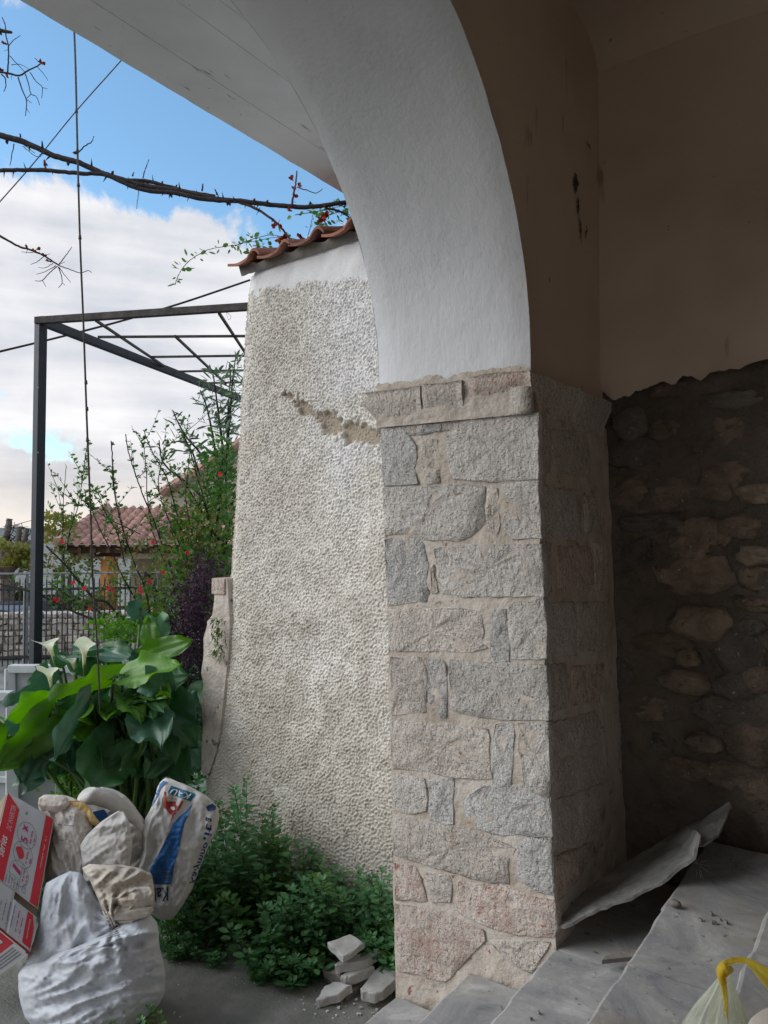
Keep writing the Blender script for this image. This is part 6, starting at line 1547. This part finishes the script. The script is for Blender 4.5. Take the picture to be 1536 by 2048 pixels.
# bank of rough grass behind the stone wall, and far lowland
def clump(name, label, cat, u0, u1, v0, v1, d, n, size, mat, seed, trunk=True, aspect=.6):
    e = empty(name, at_d((u0 + u1) / 2, 1250, d), label, cat); e.location.z = 0; r = random.Random(seed); g = Geo()
    cs = [(r.uniform(u0, u1), r.uniform(v0, v1), r.uniform(.5, 1)) for _ in range(14)]
    rad = min(u1 - u0, v1 - v0) * .30
    for k in range(n):
        cu, cv, s = r.choice(cs); p = at_d(r.gauss(cu, rad * s * .6), r.gauss(cv, rad * s * .5), d + r.uniform(-.5, .5)); dr = Vector((r.uniform(-1, 1), r.uniform(-1, 1), r.uniform(-.6, 1))).normalized(); l = size * r.uniform(.6, 1.3)
        g.leaf(p, p + dr * l, dr.cross(Vector((r.random(), r.random(), r.random()))), l * aspect, .15)
    o = g.build('foliage', M_[mat], e); o['kind'] = 'stuff'
    if trunk: g = Geo(); g.tube([e.location, at_d((u0 + u1) / 2, (v0 + v1) / 2, d)], [.06, .02], 7); g.build('trunk', M_['bark_pale'], e)
    return e
clump('bush', 'yellow-green bush behind the fence right of the steel post', 'bush', 95, 200, 1192, 1222, 13, 1500, .09, 'far_green', 3)
clump('bush', 'grey-green bush behind the fence left of the steel post', 'bush', -20, 70, 1175, 1215, 13.4, 1300, .09, 'far_green', 4)
clump('bush', 'olive bush behind the fence right of the timber post', 'bush', 300, 400, 1150, 1220, 13, 1600, .09, 'shrub_olive', 5)
clump('bush', 'broad yellowish crown spreading left of the steel post at the picture edge', 'tree', -30, 78, 1092, 1138, 13, 2300, .075, 'yellow_green', 6)
clump('bush', 'wispy yellow-green crown between the steel post and the tiled roof', 'tree', 92, 160, 1030, 1085, 14, 900, .075, 'yellow_green', 7)
clump('bush', 'sparse olive sprays hanging under the eave corner of the tiled roof', 'tree', 95, 185, 1100, 1150, 13.5, 500, .07, 'yellow_green', 8)
pol = empty('pollarded_tree', at_d(20, 1240, 14.5), 'pollarded grey tree with thick cut stubs at the left edge', 'tree'); pol.location.z = 0
for k, (p, a, b) in enumerate([([(10, 1260), (8, 1180), (5, 1120)], .16, .13), ([(5, 1120), (8, 1085), (15, 1060), (19, 1037)], .075, .055), ([(5, 1115), (30, 1100), (37, 1075), (38, 1055)], .07, .05), ([(10, 1112), (42, 1092), (50, 1075), (53, 1058)], .06, .045), ([(30, 1090), (60, 1084), (70, 1083)], .045, .03)]):
    branch(p, 14.5, a, b, 'bark_pale', pol, 'trunk' if k == 0 else 'limb', 0, 400 + k, 6)
for k in range(14): branch([(rnd.uniform(10, 60), 1085), (rnd.uniform(0, 75), 1060), (rnd.uniform(-10, 85), rnd.uniform(1040, 1060))], 14.5, .010, .005, 'bark', pol, 'shoot', 0, 430 + k, 3)
g = Geo(); c = at_d(8, 1145, 12.6); V = []
for t in range(2):
    for k in range(14): a = 2 * math.pi * k / 14; q = (.11, .20)[t]; V.append(c + Vector((math.cos(a) * q, math.sin(a) * q, (-.10, .10)[t])))
g.add(V, [(k, (k + 1) % 14, 14 + (k + 1) % 14, 14 + k) for k in range(14)] + [tuple(range(14))[::-1], tuple(14 + k for k in range(14))])
pl = empty('planter', c, 'dark round planter standing on a plinth behind the fence at the left edge', 'planter'); g.build('bowl', M_['rubble_brown'], pl)
g = Geo(); g.bar(Vector((c.x, c.y, 0)), c - UP * .1, .22, .22); g.build('plinth', M_['rubble_brown'], pl)
# parked car glimpsed behind the fence
car = empty('parked_car', at_d(10, 1262, 13.0), 'dark car with a painted sky reflection in its window, parked behind the fence, left edge', 'car'); car.location.z = 0
c0 = at_d(10, 1240, 13.0); cb0 = Vector((c0.x, c0.y, 0)); g = Geo(); prof = [(-2.0, .35), (-2.0, .62), (-1.5, .74), (-.9, .78), (-.35, 1.14), (.75, 1.16), (1.45, .84), (1.95, .80), (2.0, .35)]
prof = [(x, z * .62) for x, z in prof]
dx = RH; dy = FH; V = [cb0 + dx * x + dy * yy * (1 if z < .5 else .86) + UP * z for yy in (-.8, .8) for (x, z) in prof]; n = len(prof)
g.add(V, [tuple(range(n)), tuple(range(n, 2 * n))[::-1]] + [(i, (i + 1) % n, n + (i + 1) % n, n + i) for i in range(n)]); bevel(g.build('body', M_['dark_metal'], car), .04)
g = Geo(); g.add([cb0 + dx * x - dy * .73 + UP * z for x, z in ((-.80, .50), (-.34, .685), (.70, .695), (1.2, .53))], [(0, 1, 2, 3)]); g.build('side_window', PM('painted_reflection_pane', [(0, (.30, .36, .46))], rough=.15, spec=.8), car)  # pale blue is a sky reflection painted into the pane colour
for x in (-1.25, 1.25):
    g = Geo(); g.tube([cb0 + dx * x - dy * .82 + UP * .2, cb0 + dx * x - dy * .6 + UP * .2], .2, 18); g.build('wheel', M_['fence_iron'], car)

# house with the tiled hip roof
house = empty('tiled_house', at_d(330, 1225, 14.5), 'low cream house with a weathered terracotta pantile roof and dark timber eaves', 'house'); house.location.z = 0
EL, ER = at_d(114, 1086, 13.0), at_d(520, 1108, 13.0); RL, RR_ = at_d(214, 1034, 16.0), at_d(520, 1020, 16.0)
EL.z = ER.z = (EL.z + ER.z) / 2 + .06
RL.z = RR_.z = max(RL.z, RR_.z) + .05
def tile_field(EL, ER, RL, RR_, n, name='tile_course', mat='terracotta_far', parent=house, rows=9, lift=.05):
    for k in range(n):
        a0, a1 = k / n, (k + 1) / n; g = Geo(); V = []; F = []
        e0, e1, r0, r1 = EL.lerp(ER, a0), EL.lerp(ER, a1), RL.lerp(RR_, a0), RL.lerp(RR_, a1); nn_ = (e1 - e0).cross(r0 - e0).normalized(); nn_ = nn_ if nn_.z > 0 else -nn_
        q = 0
        for j in range(rows):
            for tt, up in ((j / rows, .025), ((j + 1) / rows, .0)):
                for i in range(7):
                    s = i / 6; p = e0.lerp(r0, tt).lerp(e1.lerp(r1, tt), s); V.append(p + nn_ * (up + lift * math.sin(math.pi * min(s / .62, 1)) - (.02 if s > .62 else 0)))
            b = j * 14; F += [(b + i, b + i + 1, b + 8 + i, b + 7 + i) for i in range(6)]
            if j == 0: F += [(b + i, b + i + 1, b + i + 1, b + i) for i in range(0)]
            else: F += [(b - 7 + i, b - 6 + i, b + i + 1, b + i) for i in range(6)]
        # end thickness at the eave
        o_ = len(V); V += [V[i] - nn_ * .03 for i in range(7)]; F += [(i, o_ + i, o_ + i + 1, i + 1) for i in range(6)]
        g.add(V, F); g.build(name, M_[mat], parent)
tile_field(EL, ER, RL, RR_, 19)
# hip side to the left
HL = EL + FH * 3.2 + RH * .5; g = Geo(); g.add([EL, HL, RL], [(0, 1, 2)]); g.build('hip_slope', M_['terracotta_far'], house)
g = Geo(); 
for t in range(10): 
    a = EL.lerp(RL, t / 10); b = EL.lerp(RL, (t + 1) / 10 + .01); g.tube([a + UP * .05, b + UP * .03], [.075, .065], 8)
g.build('hip_ridge', M_['terracotta_far'], house)
g = Geo(); g.bar(EL + FH * .10 - UP * .07, ER + FH * .10 - UP * .07, .05, .14); g.build('fascia', M_['wood_dark'], house)
g = Geo(); g.add([EL - UP * .03, ER - UP * .03, ER + FH * .9 - UP * .10, EL + FH * .9 + RH * .25 - UP * .10], [(0, 1, 2, 3)]); g.build('eave_boarding', M_['wood_dark'], house)
for k in range(14): p = EL.lerp(ER, (k + .5) / 14); g = Geo(); g.bar(p - UP * .09 + FH * .02, p - UP * .14 + FH * 1.0, .06, .09); g.build('rafter_end', M_['wood_dark'], house)
g = Geo(); ba, bb = at_d(158, 1107, 13.35), at_d(520, 1116, 13.35); bb.z = ba.z; g.bar(ba, bb, .16, .17); g.build('eave_beam', M_['cream_wall'], house)
tp_, bt = at_d(219, 1112, 13.35), at_d(219, 1228, 13.35); g = Geo(); g.bar(Vector((tp_.x, tp_.y, 0)), tp_, .21, .21); bevel(g.build('timber_post', M_['wood_orange'], house), .01)
g = Geo(); g.bar(tp_ - RH * .22 + UP * .05, tp_ + RH * .22 + UP * .05, .2, .12); g.build('post_bracket', M_['wood_dark'], house)
wl, wr = at_d(262, 1228, 14.6), at_d(540, 1228, 14.6); g = Geo(); wz = EL.z - .08
g.add([Vector((wl.x, wl.y, 0)), Vector((wr.x, wr.y, 0)), Vector((wr.x, wr.y, wz)), Vector((wl.x, wl.y, wz))], [(0, 1, 2, 3)])
g.add([Vector((wl.x, wl.y, 0)), Vector((wl.x, wl.y, 0)) + FH * 3, Vector((wl.x, wl.y, wz)) + FH * 3, Vector((wl.x, wl.y, wz))], [(0, 1, 2, 3)]); g.build('house_wall', M_['cream_wall'], house)
for (u0, u1) in ((284, 316), (372, 398)):
    g = Geo(); p = at_d((u0 + u1) / 2, 1180, 14.57); g.box((p.x, p.y, p.z), ((u1 - u0) / FPX * 14.6, .05, .7), Matrix.Rotation(YAW, 3, 'Z')); wo = g.build('window_frame', M_['white_paint'], house)
    g = Geo(); g.box((p.x, p.y, p.z), ((u1 - u0) / FPX * 14.6 - .08, .06, .62), Matrix.Rotation(YAW, 3, 'Z')); g.build('pane', M_['window_glass'], wo)
# taller part of the neighbouring house with its sloping verge
h2 = empty('gabled_house', at_d(440, 1100, 18), 'taller cream house with a sloping tiled verge rising behind the shrubs', 'house'); h2.location.z = 0
ga = [at_d(325, 990, 17), at_d(360, 962, 17), at_d(400, 934, 17), at_d(465, 893, 17), at_d(560, 840, 17)]; g = Geo(); bot = [Vector((p.x, p.y, 0)) for p in ga]
V = ga + bot + [p + FH * 4 for p in ga]; n = 5; g.add(V, [(i, i + 1, n + i + 1, n + i) for i in range(4)] + [(0, n, n, 0)][:0] + [(i, 2 * n + i, 2 * n + i + 1, i + 1) for i in range(4)]); g.build('gable_wall', M_['cream_wall'], h2)
dv = (ga[3] - ga[0]); 
for k in range(15):
    a = ga[0].lerp(ga[4], k / 15); b = ga[0].lerp(ga[4], (k + 1.15) / 15); g = Geo(); g.tube([a - FH * .12 + UP * .02, b - FH * .12 + UP * .06], [.11, .09], 8); g.build('verge_tile', M_['terracotta_far'], h2)
g = Geo(); g.add([ga[0] + UP * .03 - FH * .1, ga[4] + UP * .03 - FH * .1, ga[4] + UP * .03 + FH * 4, ga[0] + UP * .03 + FH * 4], [(0, 1, 2, 3)]); g.build('roof_plane', M_['terracotta_far'], h2)
# pale houses far down the slope and hills on the horizon
def far_house(u0, u1, v0, v1, d, mat, label):
    e = empty('far_house', at_d((u0 + u1) / 2, v1, d), label, 'house'); a = at_d(u0, v1, d); b = at_d(u1, v1, d); h = at_d(u0, v0, d).z - a.z
    g = Geo(); c = (a + b) / 2 + FH * 4; g.box((c.x, c.y, a.z + h / 2 - 2), ((b - a).length, 8, h + 4), Matrix.Rotation(YAW, 3, 'Z')); g.build('house_wall', M_[mat], e)
    g = Geo(); w_ = (b - a).length / 2 + .3; top = a.z + h; R3 = Matrix.Rotation(YAW, 3, 'Z'); V = [R3 @ Vector(q) + Vector((c.x, c.y, top)) for q in ((-w_, -4.4, 0), (w_, -4.4, 0), (w_, 4.4, 0), (-w_, 4.4, 0), (-w_ * .9, 0, 1.0), (w_ * .9, 0, 1.0))]
    g.add(V, [(0, 1, 5, 4), (2, 3, 4, 5), (1, 2, 5), (3, 0, 4)]); g.build('roof', M_['terracotta_far'], e)
    for k in range(3):
        p = a.lerp(b, (k + .5) / 3); p = Vector((p.x, p.y, a.z + h * .55)) - FH * .03; g = Geo(); g.box(p, (h * .28, .08, h * .36), R3); g.build('window', M_['window_glass'], e)
far_house(130, 178, 1152, 1176, 60, 'white_wall', 'small white house far off between the steel post and the timber post')
far_house(168, 205, 1142, 1160, 75, 'cream_wall', 'cream house far off just left of the timber post')
far_house(10, 52, 1150, 1172, 70, 'white_wall', 'pale house far off left of the steel post')
far_house(228, 262, 1120, 1146, 64, 'white_wall', 'white house far off right of the timber post')
g = Geo(); V = []; n = 90
for j, (dd_, z0) in enumerate(((1500, -60), (1900, -10), (2300, 4), (2900, 26))):
    for i in range(n):
        a = YAW + math.radians(60 - 120 * i / (n - 1)); hgt = z0 * (1 + .5 * mnoise.noise(Vector((i * .16, j, 1))) + .15 * mnoise.noise(Vector((i * .6, j, 5)))) if z0 > 5 else z0
        V.append(Vector((-math.sin(a) * dd_, math.cos(a) * dd_, hgt)))
g.add(V, [(j * n + i, j * n + i + 1, (j + 1) * n + i + 1, (j + 1) * n + i) for j in range(3) for i in range(n - 1)])
structure(g.build('hills', PM('far_hills', [(0.3, (.09, .12, .12)), (0.7, (.15, .18, .17))], .004, 6, .95), smooth=True))
